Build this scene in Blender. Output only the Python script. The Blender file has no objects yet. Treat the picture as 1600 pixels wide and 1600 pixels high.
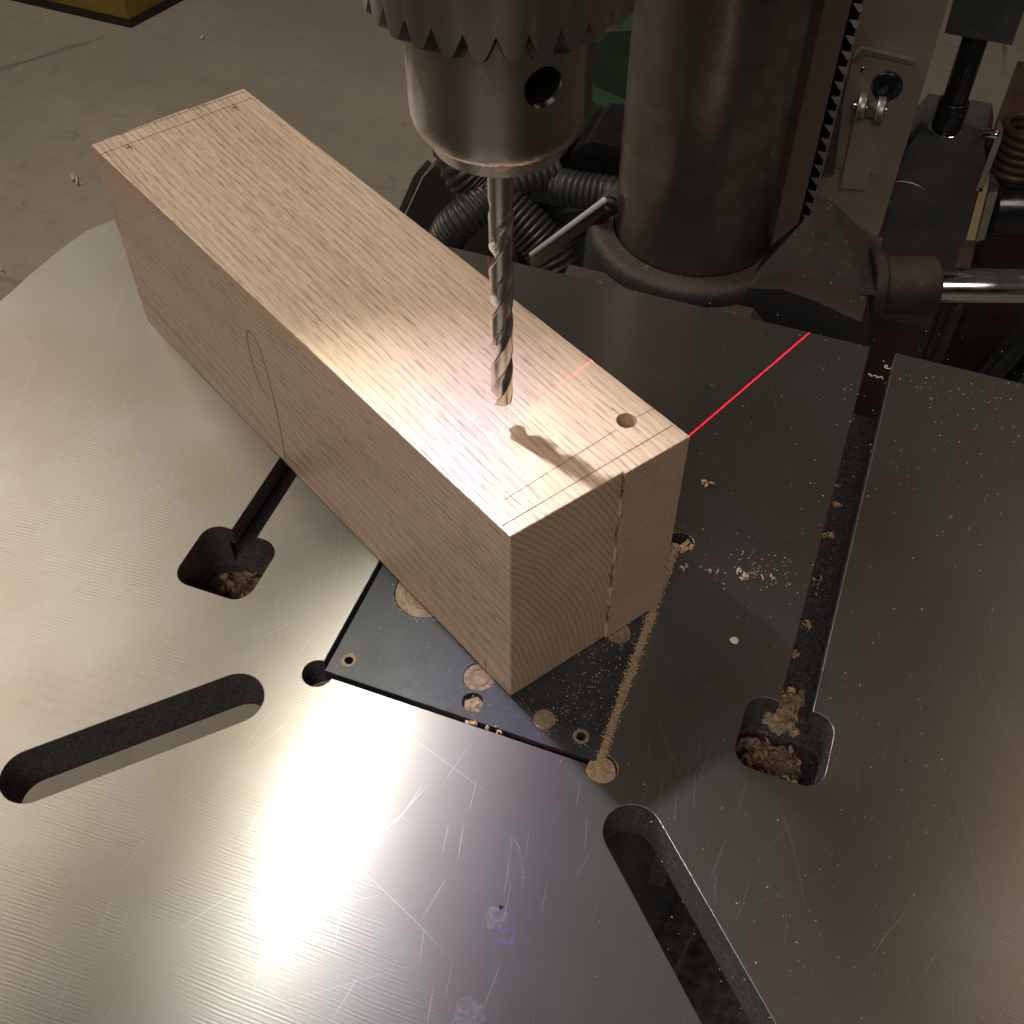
import bpy, bmesh, math, random
from mathutils import Vector, Matrix, noise as mnoise

R = math.radians
sc = bpy.context.scene
C = sc.collection
rng = random.Random(7)

# ------------------------------------------------------------------ camera
cam_d = bpy.data.cameras.new('camera')
cam = bpy.data.objects.new('camera', cam_d)
C.objects.link(cam)
cam_d.sensor_width = 36.0
cam_d.lens = 40.38
cam_d.clip_start = 0.01
cam_d.clip_end = 60
rx = Vector((0.93762394, 0.34763525, 0.00332853))
ry = Vector((0.27205827, -0.72775362, -0.62957045))
rz = Vector((-0.21643853, 0.59120588, -0.77693627))
cam.matrix_world = Matrix(((rx.x, -ry.x, -rz.x, 0.11367661), (rx.y, -ry.y, -rz.y, -0.30236043),
                           (rx.z, -ry.z, -rz.z, 0.45967785), (0, 0, 0, 1)))
sc.camera = cam

# ------------------------------------------------------------------ world, lamps, exposure
w = bpy.data.worlds.new('World')
sc.world = w
w.use_nodes = True
bg = w.node_tree.nodes['Background']
bg.inputs[0].default_value = (1.0, 0.82, 0.67, 1)
bg.inputs[1].default_value = 0.04

sc.view_settings.view_transform = 'Standard'
sc.view_settings.look = 'None'
sc.view_settings.exposure = 0.0
sc.view_settings.gamma = 1.0
sc.view_settings.use_curve_mapping = False


def aim(o, loc, target):
    d = Vector(target) - Vector(loc)
    o.location = loc
    o.rotation_euler = d.to_track_quat('-Z', 'Y').to_euler()


def area(name, loc, target, sx, sy, power, col):
    l = bpy.data.lights.new(name, 'AREA')
    l.shape = 'RECTANGLE'
    l.size, l.size_y = sx, sy
    l.energy = power
    l.color = col
    o = bpy.data.objects.new(name, l)
    C.objects.link(o)
    aim(o, loc, target)
    return o


# ceiling lamps left and right, plus an added front fill, all outside the frame
area('ceiling_lamp_left', (-1.65, 0.55, 1.75), (-0.9, 0.4, 0), 1.0, 1.2, 34, (1.0, 0.89, 0.73))
area('ceiling_lamp_right', (0.98, 0.86, 1.75), (0.5, 0.4, -0.3), 0.5, 0.5, 4.8, (1.0, 0.80, 0.63))
area('front_fill', (0.1, -1.55, 1.7), (0, 0, 0), 1.4, 0.8, 22, (1.0, 0.91, 0.83))  # unseen fill behind the camera, added to brighten the beam's side faces

# the drill press's own LED work lamp, under the head, left of the quill
LENS_SIGN = 1.0
LED = Vector((-0.182, 0.060, 0.460))
led = bpy.data.lights.new('led_work_lamp', 'SPOT')
led.energy = 15.0
led.color = (1.0, 0.97, 0.94)
led.spot_size = R(43)
led.spot_blend = 1.0
led.shadow_soft_size = 0.010
led_o = bpy.data.objects.new('led_work_lamp', led)
C.objects.link(led_o)
aim(led_o, LED, (0.058, -0.128, 0.0))
# the LED's lens splits its light a little: whiter on one side of the beam, bluish on the other
led.use_nodes = True
lt = led.node_tree
lg = lt.nodes.new('ShaderNodeNewGeometry')
ld = lt.nodes.new('ShaderNodeVectorMath'); ld.operation = 'DOT_PRODUCT'
ld.inputs[1].default_value = (LENS_SIGN, 0, 0)
lt.links.new(lg.outputs['Incoming'], ld.inputs[0])
lm = lt.nodes.new('ShaderNodeMapRange')
for i_, v_ in ((1, 0.15), (2, 0.50), (3, 0.0), (4, 1.0)):
    lm.inputs[i_].default_value = v_
lt.links.new(ld.outputs['Value'], lm.inputs[0])
lr = lt.nodes.new('ShaderNodeValToRGB')
lr.color_ramp.elements[0].position = 0.18; lr.color_ramp.elements[0].color = (1.0, 0.97, 0.84, 1)
lr.color_ramp.elements[1].position = 0.97; lr.color_ramp.elements[1].color = (0.92, 0.92, 1.0, 1)
e_ = lr.color_ramp.elements.new(0.42); e_.color = (0.97, 1.0, 0.97, 1)
for p_, c_ in ((0.70, (0.76, 0.74, 1.0, 1)), (0.84, (0.64, 0.62, 1.0, 1))):
    e_ = lr.color_ramp.elements.new(p_); e_.color = c_
lt.links.new(lm.outputs[0], lr.inputs[0])
lt.links.new(lr.outputs[0], lt.nodes['Emission'].inputs[0])


def laser(name, loc, target, normal, power, cone):
    """line laser: a spot whose light leaves in one thin fan"""
    l = bpy.data.lights.new(name, 'SPOT')
    l.energy = power
    l.color = (1, 1, 1)
    l.spot_size = R(cone)
    l.spot_blend = 0.02
    l.shadow_soft_size = 0.0
    l.use_nodes = True
    nt = l.node_tree
    em = nt.nodes['Emission']
    geo = nt.nodes.new('ShaderNodeNewGeometry')
    dot = nt.nodes.new('ShaderNodeVectorMath'); dot.operation = 'DOT_PRODUCT'
    dot.inputs[1].default_value = normal
    nt.links.new(geo.outputs['Incoming'], dot.inputs[0])
    ab = nt.nodes.new('ShaderNodeMath'); ab.operation = 'ABSOLUTE'
    nt.links.new(dot.outputs['Value'], ab.inputs[0])
    mr = nt.nodes.new('ShaderNodeMapRange')
    mr.interpolation_type = 'SMOOTHSTEP'
    mr.inputs[1].default_value = 0.0003
    mr.inputs[2].default_value = 0.0008
    mr.inputs[3].default_value = 1.0
    mr.inputs[4].default_value = 0.0
    nt.links.new(ab.outputs[0], mr.inputs[0])
    em.inputs[0].default_value = (1.0, 0.0, 0.02, 1)
    nt.links.new(mr.outputs[0], em.inputs[1])
    o = bpy.data.objects.new(name, l)
    C.objects.link(o)
    aim(o, loc, target)
    return o


for sgn, nm, pw, back, fwd in ((1, 'line_laser_right', 300.0, 1.0, 42), (-1, 'line_laser_left', 25.0, 34, 42)):
    d = Vector((0.395 * sgn, 0.919, 0)).normalized()
    src = Vector((0.001, 0, 0)) + d * 0.25 + Vector((0, 0, 0.47))
    n = d.cross(Vector((0, 0, 1))).normalized()
    a = R((fwd - back) / 2)
    laser(nm, src, src + Vector((-d.x * math.sin(a), -d.y * math.sin(a), -math.cos(a))), n, pw, fwd + back)


# ------------------------------------------------------------------ node helpers
class NT:
    def __init__(self, name):
        self.m = bpy.data.materials.new(name)
        self.m.use_nodes = True
        self.t = self.m.node_tree
        self.b = self.t.nodes['Principled BSDF']
        self._co = None

    def node(self, kind, **kw):
        n = self.t.nodes.new(kind)
        for k, v in kw.items():
            setattr(n, k, v)
        return n

    def put(self, sock, v):
        if v is None:
            return
        if isinstance(v, bpy.types.NodeSocket):
            self.t.links.new(v, sock)
        elif isinstance(v, (tuple, list)) and len(v) == 3 and sock.type == 'RGBA':
            sock.default_value = (*v, 1)
        else:
            sock.default_value = v

    def set(self, **kw):
        for k, v in kw.items():
            self.put(self.b.inputs[k.replace('_', ' ')], v)

    def co(self):
        if not self._co:
            self._co = self.node('ShaderNodeTexCoord').outputs['Object']
        return self._co

    def map(self, scale=(1, 1, 1), rot=(0, 0, 0), loc=(0, 0, 0), vec=None):
        n = self.node('ShaderNodeMapping')
        self.put(n.inputs[0], vec or self.co())
        n.inputs[1].default_value = loc
        n.inputs[2].default_value = rot
        n.inputs[3].default_value = scale
        return n.outputs[0]

    def noise(self, scale, detail=2, rough=0.5, vec=None, dist=0.0):
        n = self.node('ShaderNodeTexNoise')
        self.put(n.inputs['Vector'], vec or self.co())
        n.inputs['Scale'].default_value = scale
        n.inputs['Detail'].default_value = detail
        n.inputs['Roughness'].default_value = rough
        n.inputs['Distortion'].default_value = dist
        return n.outputs['Fac']

    def voro(self, scale, vec=None, feature='F1'):
        n = self.node('ShaderNodeTexVoronoi', feature=feature)
        self.put(n.inputs['Vector'], vec or self.co())
        n.inputs['Scale'].default_value = scale
        return n

    def math(self, op, a, b=None, c=None, clamp=False):
        n = self.node('ShaderNodeMath', operation=op)
        n.use_clamp = clamp
        self.put(n.inputs[0], a)
        self.put(n.inputs[1], b)
        self.put(n.inputs[2], c)
        return n.outputs[0]

    def rng(self, v, a, b, lo=0.0, hi=1.0, smooth=True):
        n = self.node('ShaderNodeMapRange')
        n.interpolation_type = 'SMOOTHSTEP' if smooth else 'LINEAR'
        self.put(n.inputs[0], v)
        for i, x in enumerate((a, b, lo, hi)):
            self.put(n.inputs[1 + i], x)
        return n.outputs[0]

    def mix(self, f, a, b, mode='MIX'):
        n = self.node('ShaderNodeMix', data_type='RGBA', blend_type=mode)
        self.put(n.inputs['Factor'], f)
        self.put(n.inputs['A'], a) if False else None
        ins = [s for s in n.inputs if s.type == 'RGBA']
        self.put(ins[0], a)
        self.put(ins[1], b)
        return [s for s in n.outputs if s.type == 'RGBA'][0]

    def sep(self, vec=None):
        n = self.node('ShaderNodeSeparateXYZ')
        self.put(n.inputs[0], vec or self.co())
        return n.outputs

    def bump(self, h, strength, dist, normal=None):
        n = self.node('ShaderNodeBump')
        n.inputs['Strength'].default_value = strength if not isinstance(strength, bpy.types.NodeSocket) else 1
        if isinstance(strength, bpy.types.NodeSocket):
            self.t.links.new(strength, n.inputs['Strength'])
        n.inputs['Distance'].default_value = dist
        self.put(n.inputs['Height'], h)
        if normal:
            self.put(n.inputs['Normal'], normal)
        return n.outputs[0]


def simple(name, col, rough=0.5, metal=0.0, var=0.25, vscale=60, bump=0.0, bscale=400, col2=None, spec=None):
    """a plain material with uneven colour, roughness and fine relief"""
    t = NT(name)
    n = t.noise(vscale, 5, 0.6)
    f = t.rng(n, 0.3, 0.7)
    c2 = col2 or tuple(x * (1 - var) for x in col)
    t.set(Base_Color=t.mix(f, col, c2), Metallic=metal,
          Roughness=t.rng(n, 0.3, 0.7, max(0.02, rough - 0.08), min(1, rough + 0.08)))
    if spec is not None:
        t.set(Specular_IOR_Level=spec)
    if bump:
        t.set(Normal=t.bump(t.noise(bscale, 4, 0.6), bump, 0.001))
    return t.m


# ------------------------------------------------------------------ materials
def mat_ground_iron():
    t = NT('ground cast iron')
    x, y, z = t.sep()
    # grinding lines, nearly parallel to the rear edge, slightly bowed
    bow = t.math('MULTIPLY', t.math('MULTIPLY', x, x), 0.18)
    yy = t.math('ADD', y, bow)
    wob = t.math('MULTIPLY', t.noise(9, 2), 0.004)
    yy = t.math('ADD', yy, wob)
    yy = t.math('ADD', yy, t.math('MULTIPLY', t.noise(40, 2), 0.0016))
    s = t.math('SINE', t.math('MULTIPLY', yy, 2 * math.pi / 0.0018))
    s = t.math('ADD', s, t.math('MULTIPLY', t.math('SINE', t.math('MULTIPLY', yy, 2 * math.pi / 0.00137)), 0.7))
    patch = t.rng(t.noise(19, 4, 0.65), 0.40, 0.62)
    lines = t.math('MULTIPLY', s, patch)
    fine = t.noise(1.0, 3, 0.6, t.map((90, 1500, 90)))
    # scratches: sparse thin straight or bowed cuts, each in its own cell
    def cuts(ang, gap, length, half, keep, bend, seed):
        v = t.map((1, 1, 1), (0, 0, R(ang)), (seed * 0.137, seed * 0.071, 0))
        u_, w_, _ = t.sep(v)
        w_ = t.math('ADD', w_, t.math('MULTIPLY', t.math('SUBTRACT', t.noise(5.0, 1, 0.4, v), 0.5), bend))
        row = t.math('FLOOR', t.math('DIVIDE', w_, gap))
        wn = t.node('ShaderNodeTexWhiteNoise', noise_dimensions='1D')
        t.put(wn.inputs['W'], t.math('ADD', row, seed * 17.0))
        us = t.math('ADD', t.math('DIVIDE', u_, length), t.math('MULTIPLY', wn.outputs['Value'], 7.0))
        cell = t.math('FLOOR', us)
        w2 = t.node('ShaderNodeTexWhiteNoise', noise_dimensions='2D')
        cx = t.node('ShaderNodeCombineXYZ')
        t.put(cx.inputs[0], row); t.put(cx.inputs[1], t.math('ADD', cell, seed * 3.0))
        t.put(w2.inputs['Vector'], cx.outputs[0])
        rnd_ = t.sep(w2.outputs['Color'])
        f_ = t.math('FRACT', us)
        pos = t.math('ADD', t.math('MULTIPLY', rnd_[1], 0.6), 0.2)
        slope = t.math('MULTIPLY', t.math('MULTIPLY', t.math('SUBTRACT', rnd_[2], 0.5), 0.5), t.math('SUBTRACT', f_, 0.5))
        dd = t.math('ABSOLUTE', t.math('SUBTRACT', t.math('FRACT', t.math('DIVIDE', w_, gap)), t.math('ADD', pos, slope)))
        ends = t.math('MULTIPLY', t.rng(f_, 0.0, 0.35), t.rng(f_, 0.65, 1.0, 1, 0))
        hw = t.math('ADD', t.math('MULTIPLY', ends, half / gap), 0.0001)
        ln = t.rng(t.math('DIVIDE', dd, hw), 0.5, 1.3, 1, 0)
        return t.math('MULTIPLY', t.math('MULTIPLY', ln, t.rng(rnd_[0], keep, keep + 0.3, 0.0, 1.0)), ends)
    scr = None
    for args in ((18, 0.023, 0.07, 0.00020, 0.84, 0.03, 1), (-35, 0.029, 0.10, 0.00020, 0.86, 0.05, 2), (66, 0.017, 0.07, 0.00022, 0.78, 0.04, 3),
                 (80, 0.007, 0.022, 0.00020, 0.80, 0.01, 4), (98, 0.009, 0.03, 0.00020, 0.80, 0.02, 5), (118, 0.015, 0.05, 0.00020, 0.75, 0.05, 7)):
        ln = cuts(*args)
        scr = ln if scr is None else t.math('MAXIMUM', scr, ln)
    dx, dy = t.math('SUBTRACT', x, 0.09), t.math('ADD', y, 0.14)
    dist = t.math('SQRT', t.math('ADD', t.math('MULTIPLY', dx, dx), t.math('MULTIPLY', dy, dy)))
    wear = t.rng(t.math('ADD', dist, t.math('MULTIPLY', t.noise(14, 3), 0.12)), 0.08, 0.22, 0.34, 0.05)   # most cuts lie in front of the insert
    stain = t.noise(7, 4, 0.55)
    mott = t.noise(420, 3, 0.7)
    dark = t.rng(t.noise(48, 5, 0.72), 0.64, 0.78)
    col = t.mix(t.rng(stain, 0.35, 0.65), (0.172, 0.166, 0.157), (0.146, 0.133, 0.116))
    col = t.mix(t.math('MULTIPLY', t.rng(mott, 0.4, 0.75), 0.14), col, (0.15, 0.13, 0.11))
    col = t.mix(t.math('MULTIPLY', dark, 0.12), col, (0.14, 0.115, 0.09))
    col = t.mix(t.math('MULTIPLY', scr, wear), col, (0.62, 0.62, 0.64))
    rough = t.rng(stain, 0.3, 0.7, 0.215, 0.245)
    rough = t.math('ADD', rough, t.math('MULTIPLY', t.rng(mott, 0.35, 0.7), 0.02))
    rough = t.math('ADD', rough, t.math('MULTIPLY', scr, 0.18))
    tan = t.node('ShaderNodeCombineXYZ')
    tan.inputs[1].default_value = 1.0
    h = t.math('ADD', t.math('MULTIPLY', lines, 0.5), t.math('MULTIPLY', fine, 1.0))
    h = t.math('ADD', h, t.math('MULTIPLY', mott, 0.22))
    nrm = t.bump(h, 0.12, 0.0002)
    t.set(Base_Color=col, Metallic=0.94, Roughness=rough, Anisotropic=0.86, Tangent=tan.outputs[0], Normal=nrm)
    # a duller second lobe: the worn, slightly oxidised film between the grinding lines
    b2 = t.node('ShaderNodeBsdfPrincipled')
    for k_, v_ in (('Base Color', col), ('Metallic', 0.94), ('Roughness', 0.42), ('Anisotropic', 0.62), ('Tangent', tan.outputs[0]), ('Normal', nrm)):
        t.put(b2.inputs[k_], v_)
    mx = t.node('ShaderNodeMixShader')
    mx.inputs[0].default_value = 0.82
    t.t.links.new(t.b.outputs[0], mx.inputs[1]); t.t.links.new(b2.outputs[0], mx.inputs[2])
    t.t.links.new(mx.outputs[0], t.t.nodes['Material Output'].inputs[0])
    return t.m


def mat_oak(name, seed, heart, tone=0.0):
    t = NT(name)
    co = t.map((1, 1, 1), (0, 0, R(2.2)), (seed * 0.37, seed * 0.21, seed * 0.11))
    x, y, z = t.sep(co)
    warp = t.noise(1.0, 2, 0.5, t.map((4.5, 17, 17), vec=co))
    # growth rings curve round the heart of the tree, which lies outside the board
    _, ry_, rz_ = t.sep(t.map((1, 1, 1), (0, 0, R(2.2)), (0, -heart[0], -heart[1])))
    ring = t.math('SQRT', t.math('ADD', t.math('MULTIPLY', ry_, ry_), t.math('MULTIPLY', rz_, rz_)))
    ring = t.math('ADD', ring, t.math('MULTIPLY', t.math('SUBTRACT', warp, 0.5), 0.009))
    rr = t.math('FRACT', t.math('MULTIPLY', ring, 1 / 0.0027))
    early = t.math('MULTIPLY', t.rng(rr, 0.0, 0.12), t.rng(rr, 0.3, 0.62, 1, 0))      # porous band of each ring
    # pores: long thin vessels
    p1 = t.noise(1.0, 1, 0.5, t.map((72, 2400, 2400), vec=co))
    p2 = t.noise(1.0, 1, 0.5, t.map((70, 3600, 3600), (0, 0, 0), (3, 5, 7), vec=co))
    dens = t.rng(t.noise(1.0, 3, 0.5, t.map((5, 60, 60), (0, 0, 0), (9, 2, 4), vec=co)), 0.3, 0.7, -0.045, 0.045)
    thr = t.math('ADD', t.rng(early, 0, 1, 0.65, 0.535, False), dens)
    pore = t.rng(p1, thr, t.math('ADD', thr, 0.055))
    pore2 = t.math('MULTIPLY', t.rng(p2, 0.60, 0.70), 0.45)
    fib = t.noise(1.0, 4, 0.6, t.map((14, 760, 760), vec=co))
    broad = t.noise(1.0, 3, 0.55, t.map((3.2, 34, 34), vec=co))
    # medullary rays: thin plates along the grain and across the rings
    rayv = t.map((150, 60, 1500), (R(21), 0, 0), vec=co)
    rays = t.rng(t.noise(1.0, 2, 0.5, rayv), 0.60, 0.68)
    k = 1.0 + tone
    across = t.node('ShaderNodeCombineXYZ')          # the fibres scatter light sideways
    across.inputs[0].default_value, across.inputs[1].default_value = 0.49, 0.872
    c = t.mix(t.rng(broad, 0.3, 0.7), (0.55 * k, 0.41 * k, 0.295 * k), (0.46 * k, 0.33 * k, 0.23 * k))
    c = t.mix(t.math('MULTIPLY', t.rng(fib, 0.35, 0.7), 0.7), c, (0.64 * k, 0.50 * k, 0.37 * k))
    c = t.mix(t.math('MULTIPLY', early, 0.17), c, (0.36, 0.215, 0.125))
    c = t.mix(t.math('MULTIPLY', rays, 0.25), c, (0.60, 0.42, 0.27))
    c = t.mix(t.math('MULTIPLY', pore2, 0.8), c, (0.24, 0.13, 0.075))
    c = t.mix(t.math('MULTIPLY', pore, 0.66), c, (0.21, 0.125, 0.078))
    # saw-cut end grain is darker
    g = t.node('ShaderNodeTexCoord').outputs['Normal']
    nx = t.math('ABSOLUTE', t.sep(g)[0])
    end = t.rng(nx, 0.6, 0.9)
    c = t.mix(t.math('MULTIPLY', end, 0.28), c, (0.32, 0.21, 0.135))
    c = t.mix(t.math('MULTIPLY', t.math('MULTIPLY', end, early), 0.13), c, (0.17, 0.095, 0.055))
    h = t.math('SUBTRACT', t.math('MULTIPLY', fib, 0.6), t.math('ADD', t.math('MULTIPLY', pore, 1.0), pore2))
    rough = t.rng(fib, 0.3, 0.7, 0.34, 0.44)
    rough = t.math('ADD', rough, t.math('MULTIPLY', end, 0.3))
    t.set(Base_Color=c, Roughness=rough, Normal=t.bump(h, 0.45, 0.00035), Specular_IOR_Level=0.7,
          Anisotropic=0.7, Tangent=across.outputs[0])
    return t.m


def mat_column():
    t = NT('browned steel column')
    x, y, z = t.sep()
    band = t.noise(1.0, 4, 0.65, t.map((14, 14, 260)))
    spot = t.noise(34, 6, 0.7)
    low = t.rng(t.math('ADD', z, t.math('MULTIPLY', t.noise(22, 2), 0.012)), 0.013, 0.017, 1, 0)
    c = t.mix(t.rng(spot, 0.35, 0.7), (0.23, 0.208, 0.185), (0.155, 0.13, 0.108))
    c = t.mix(t.math('MULTIPLY', t.rng(band, 0.5, 0.75), 0.4), c, (0.11, 0.085, 0.065))
    c = t.mix(t.math('MULTIPLY', low, 0.45), c, (0.12, 0.11, 0.105))
    r = t.rng(spot, 0.3, 0.7, 0.20, 0.34)
    up = t.node('ShaderNodeCombineXYZ'); up.inputs[2].default_value = 1.0
    t.set(Base_Color=c, Metallic=0.85, Roughness=r, Normal=t.bump(band, 0.12, 0.0004), Anisotropic=0.75, Tangent=up.outputs[0])
    return t.m


def mat_concrete():
    t = NT('worn concrete floor')
    a = t.noise(1.6, 6, 0.62)
    b = t.noise(26, 5, 0.7)
    s = t.rng(t.noise(11, 2), 0.70, 0.74)
    c = t.mix(t.rng(a, 0.35, 0.65), (0.315, 0.285, 0.24), (0.26, 0.236, 0.198))
    c = t.mix(t.math('MULTIPLY', t.rng(b, 0.45, 0.75), 0.35), c, (0.17, 0.15, 0.125))
    c = t.mix(t.math('MULTIPLY', s, 0.3), c, (0.12, 0.105, 0.09))
    v = t.voro(1.15, t.map((1, 1, 1), (0, 0, 0.5), (3.3, 0.4, 0), None), 'DISTANCE_TO_EDGE')
    n = t.noise(9, 3)
    d = t.math('ADD', v.outputs['Distance'], t.math('MULTIPLY', t.math('SUBTRACT', n, 0.5), 0.05))
    crack = t.math('MULTIPLY', t.rng(t.math('ABSOLUTE', d), 0.0, 0.008, 1, 0), t.rng(t.noise(2.3, 3), 0.45, 0.6))
    c = t.mix(t.math('MULTIPLY', crack, 0.6), c, (0.07, 0.06, 0.05))
    t.set(Base_Color=c, Roughness=0.85, Normal=t.bump(b, 0.25, 0.003))
    return t.m


def mat_dusty(name, base, dust=(0.105, 0.083, 0.064), amount=0.55):
    """dark casting with sawdust lying on what faces up"""
    t = NT(name)
    nz = t.sep(t.node('ShaderNodeNewGeometry').outputs['Normal'])[2]
    n = t.noise(60, 5, 0.7)
    g = t.noise(900, 2, 0.7)
    up = t.rng(t.math('ADD', nz, t.math('MULTIPLY', t.math('SUBTRACT', n, 0.5), 1.1)), 0.35, 0.95)
    f = t.math('MULTIPLY', up, t.rng(g, 0.3, 0.62, 0.35, amount))
    speck = t.math('MULTIPLY', t.rng(t.noise(620, 1), 0.73, 0.77), up)
    c = t.mix(f, base, dust)
    c = t.mix(speck, c, (0.55, 0.43, 0.3))
    t.set(Base_Color=c, Roughness=0.72, Normal=t.bump(t.noise(320, 3, 0.6), 0.35, 0.0008))
    return t.m


def mat_brushed(name, col, rough, lines=1500, metal=1.0, stain=(0.2, 0.15, 0.1), amt=0.25, aniso=0.0):
    t = NT(name)
    b = t.noise(1.0, 3, 0.6, t.map((30, 30, lines)))
    s = t.noise(45, 5, 0.7)
    c = t.mix(t.math('MULTIPLY', t.rng(s, 0.45, 0.75), amt), col, stain)
    t.set(Base_Color=c, Metallic=metal, Roughness=t.rng(s, 0.3, 0.75, rough * 0.85, rough * 1.3),
          Normal=t.bump(b, 0.08, 0.0002))
    if aniso:
        up = t.node('ShaderNodeCombineXYZ'); up.inputs[2].default_value = 1.0
        t.set(Anisotropic=aniso, Tangent=up.outputs[0])
    return t.m


M = {}
M['iron'] = mat_ground_iron()
M['cast'] = simple('raw black cast iron', (0.105, 0.10, 0.098), 0.6, 0.2, 0.75, 700, 0.9, 1100)
M['oak_l'] = mat_oak('red oak left board', 1, (0.17, -0.03))
M['oak_r'] = mat_oak('red oak right board', 4, (-0.30, -0.05), 0.02)
M['glue'] = simple('dried glue', (0.20, 0.125, 0.08), 0.6, 0, 0.4, 300, 0.3, 900)
M['pencil'] = simple('pencil graphite', (0.12, 0.095, 0.08), 0.6, 0, 0.4, 900)
M['chuck'] = mat_brushed('brushed chuck steel', (0.36, 0.335, 0.31), 0.25, aniso=0.8)
M['chuck_dark'] = simple('black key hole bore', (0.02, 0.018, 0.016), 0.35, 0.6, 0.3, 200)  # darker colour inside the key hole
M['tooth_shade'] = simple('shaded tooth flanks', (0.05, 0.044, 0.038), 0.4, 0.5, 0.4, 300)  # shade of the notches and downward cone put into a darker colour
M['hss'] = mat_brushed('ground drill steel', (0.62, 0.60, 0.56), 0.24, 900, 1.0, (0.40, 0.33, 0.25), 0.3)
M['column'] = mat_column()
M['rack'] = mat_dusty('brown oiled rack', (0.085, 0.062, 0.043), (0.15, 0.11, 0.075), 0.5)
M['bracket'] = mat_dusty('dusty black casting', (0.016, 0.015, 0.014))
M['hub'] = mat_dusty('lightly dusted black hub', (0.016, 0.015, 0.014), (0.16, 0.12, 0.085), 0.45)
M['chrome'] = simple('polished chrome', (0.72, 0.72, 0.73), 0.10, 1.0, 0.08, 40)
M['lever_glint'] = simple('pale lever highlight', (0.85, 0.85, 0.84), 0.3, 0.4, 0.1, 60)  # near-white colour for the lever's painted highlight
M['black_gloss'] = simple('black enamel', (0.012, 0.012, 0.013), 0.22, 0.0, 0.3, 90)
M['rubber'] = simple('black corrugated plastic', (0.040, 0.040, 0.040), 0.42, 0.0, 0.3, 70)
M['concrete'] = mat_concrete()
M['yellow'] = simple('yellow enamel', (0.21, 0.14, 0.02), 0.55, 0, 0.2, 9)
M['tan'] = simple('taupe painted steel', (0.26, 0.215, 0.17), 0.45, 0.1, 0.2, 24, 0.1, 500)
M['greysteel'] = simple('dull zinc steel', (0.40, 0.38, 0.355), 0.42, 0.8, 0.25, 60)
M['darkgrey'] = simple('charcoal painted steel', (0.062, 0.063, 0.060), 0.38, 0.1, 0.35, 40, 0.2, 300)
M['spring'] = simple('rusty brown steel', (0.10, 0.062, 0.042), 0.55, 0.6, 0.4, 90)
M['cream'] = simple('cream plastic washer', (0.52, 0.40, 0.21), 0.5, 0, 0.2, 90)
M['green'] = simple('green enamel', (0.03, 0.062, 0.036), 0.45, 0, 0.35, 20)
M['redbrown'] = simple('red brown painted board', (0.055, 0.032, 0.024), 0.7, 0, 0.3, 14)
M['dust'] = simple('oak sawdust', (0.44, 0.31, 0.205), 0.95, 0, 0.45, 700, 1.0, 1300, spec=0.1)
M['shaving'] = simple('oak shaving', (0.60, 0.40, 0.235), 0.8, 0, 0.35, 300, spec=0.2)
M['pale'] = simple('pale wood fibre', (0.66, 0.55, 0.42), 0.85, 0, 0.2, 300, spec=0.2)


def mat_insert():
    t = NT('scuffed black phenolic sheet')
    n = t.noise(28, 5, 0.65)
    g = t.noise(700, 2, 0.7)
    c = t.mix(t.rng(n, 0.35, 0.7), (0.017, 0.019, 0.023), (0.028, 0.029, 0.031))
    c = t.mix(t.math('MULTIPLY', t.rng(g, 0.62, 0.74), 0.25), c, (0.22, 0.19, 0.16))
    t.set(Base_Color=c, Roughness=t.rng(n, 0.3, 0.7, 0.42, 0.56), Normal=t.bump(g, 0.12, 0.0004), Specular_IOR_Level=0.3)
    return t.m


M['insert'] = mat_insert()
M['insert_core'] = simple('drilled fibre core', (0.26, 0.19, 0.135), 0.9, 0, 0.45, 420, 0.6, 900, spec=0.1)


# ------------------------------------------------------------------ object helpers
def link(name, me, mat, parent=None):
    o = bpy.data.objects.new(name, me)
    C.objects.link(o)
    if mat is not None:
        for m_ in (mat if isinstance(mat, (list, tuple)) else [mat]):
            me.materials.append(m_)
    if parent:
        o.parent = parent
    return o


def tag(o, label, cat=None, group=None, kind=None):
    o['label'] = label
    if cat:
        o['category'] = cat
    if group:
        o['group'] = group
    if kind:
        o['kind'] = kind
    return o


def thing(name, label, cat, loc=(0, 0, 0), rz=0.0, group=None):
    o = bpy.data.objects.new(name, None)
    C.objects.link(o)
    o.empty_display_size = 0.02
    o.location = loc
    o.rotation_euler = (0, 0, rz)
    return tag(o, label, cat, group)


def smooth(o, ang=35):
    for p in o.data.polygons:
        p.use_smooth = True
    me = o.data
    bm = bmesh.new(); bm.from_mesh(me)
    for e in bm.edges:
        if len(e.link_faces) == 2 and e.calc_face_angle(0) > R(ang):
            e.smooth = False
    bm.to_mesh(me); bm.free()
    return o


def from_bm(name, bm, mat, parent=None, sm=False, ang=35):
    me = bpy.data.meshes.new(name)
    bmesh.ops.recalc_face_normals(bm, faces=bm.faces[:])
    bm.to_mesh(me); bm.free()
    o = link(name, me, mat, parent)
    if sm:
        smooth(o, ang)
    return o


def bevel_bm(bm, w, seg=2):
    es = [e for e in bm.edges if len(e.link_faces) == 2 and e.calc_face_angle(0) > R(30)]
    if w > 0:
        bmesh.ops.bevel(bm, geom=es, offset=w, segments=seg, affect='EDGES', profile=0.5)


def hexa(pts):
    """8 corners: bottom ring 0-3 then top ring 4-7"""
    bm = bmesh.new()
    v = [bm.verts.new(p) for p in pts]
    for f in ((3, 2, 1, 0), (4, 5, 6, 7), (0, 1, 5, 4), (1, 2, 6, 5), (2, 3, 7, 6), (3, 0, 4, 7)):
        bm.faces.new([v[i] for i in f])
    return bm


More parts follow.
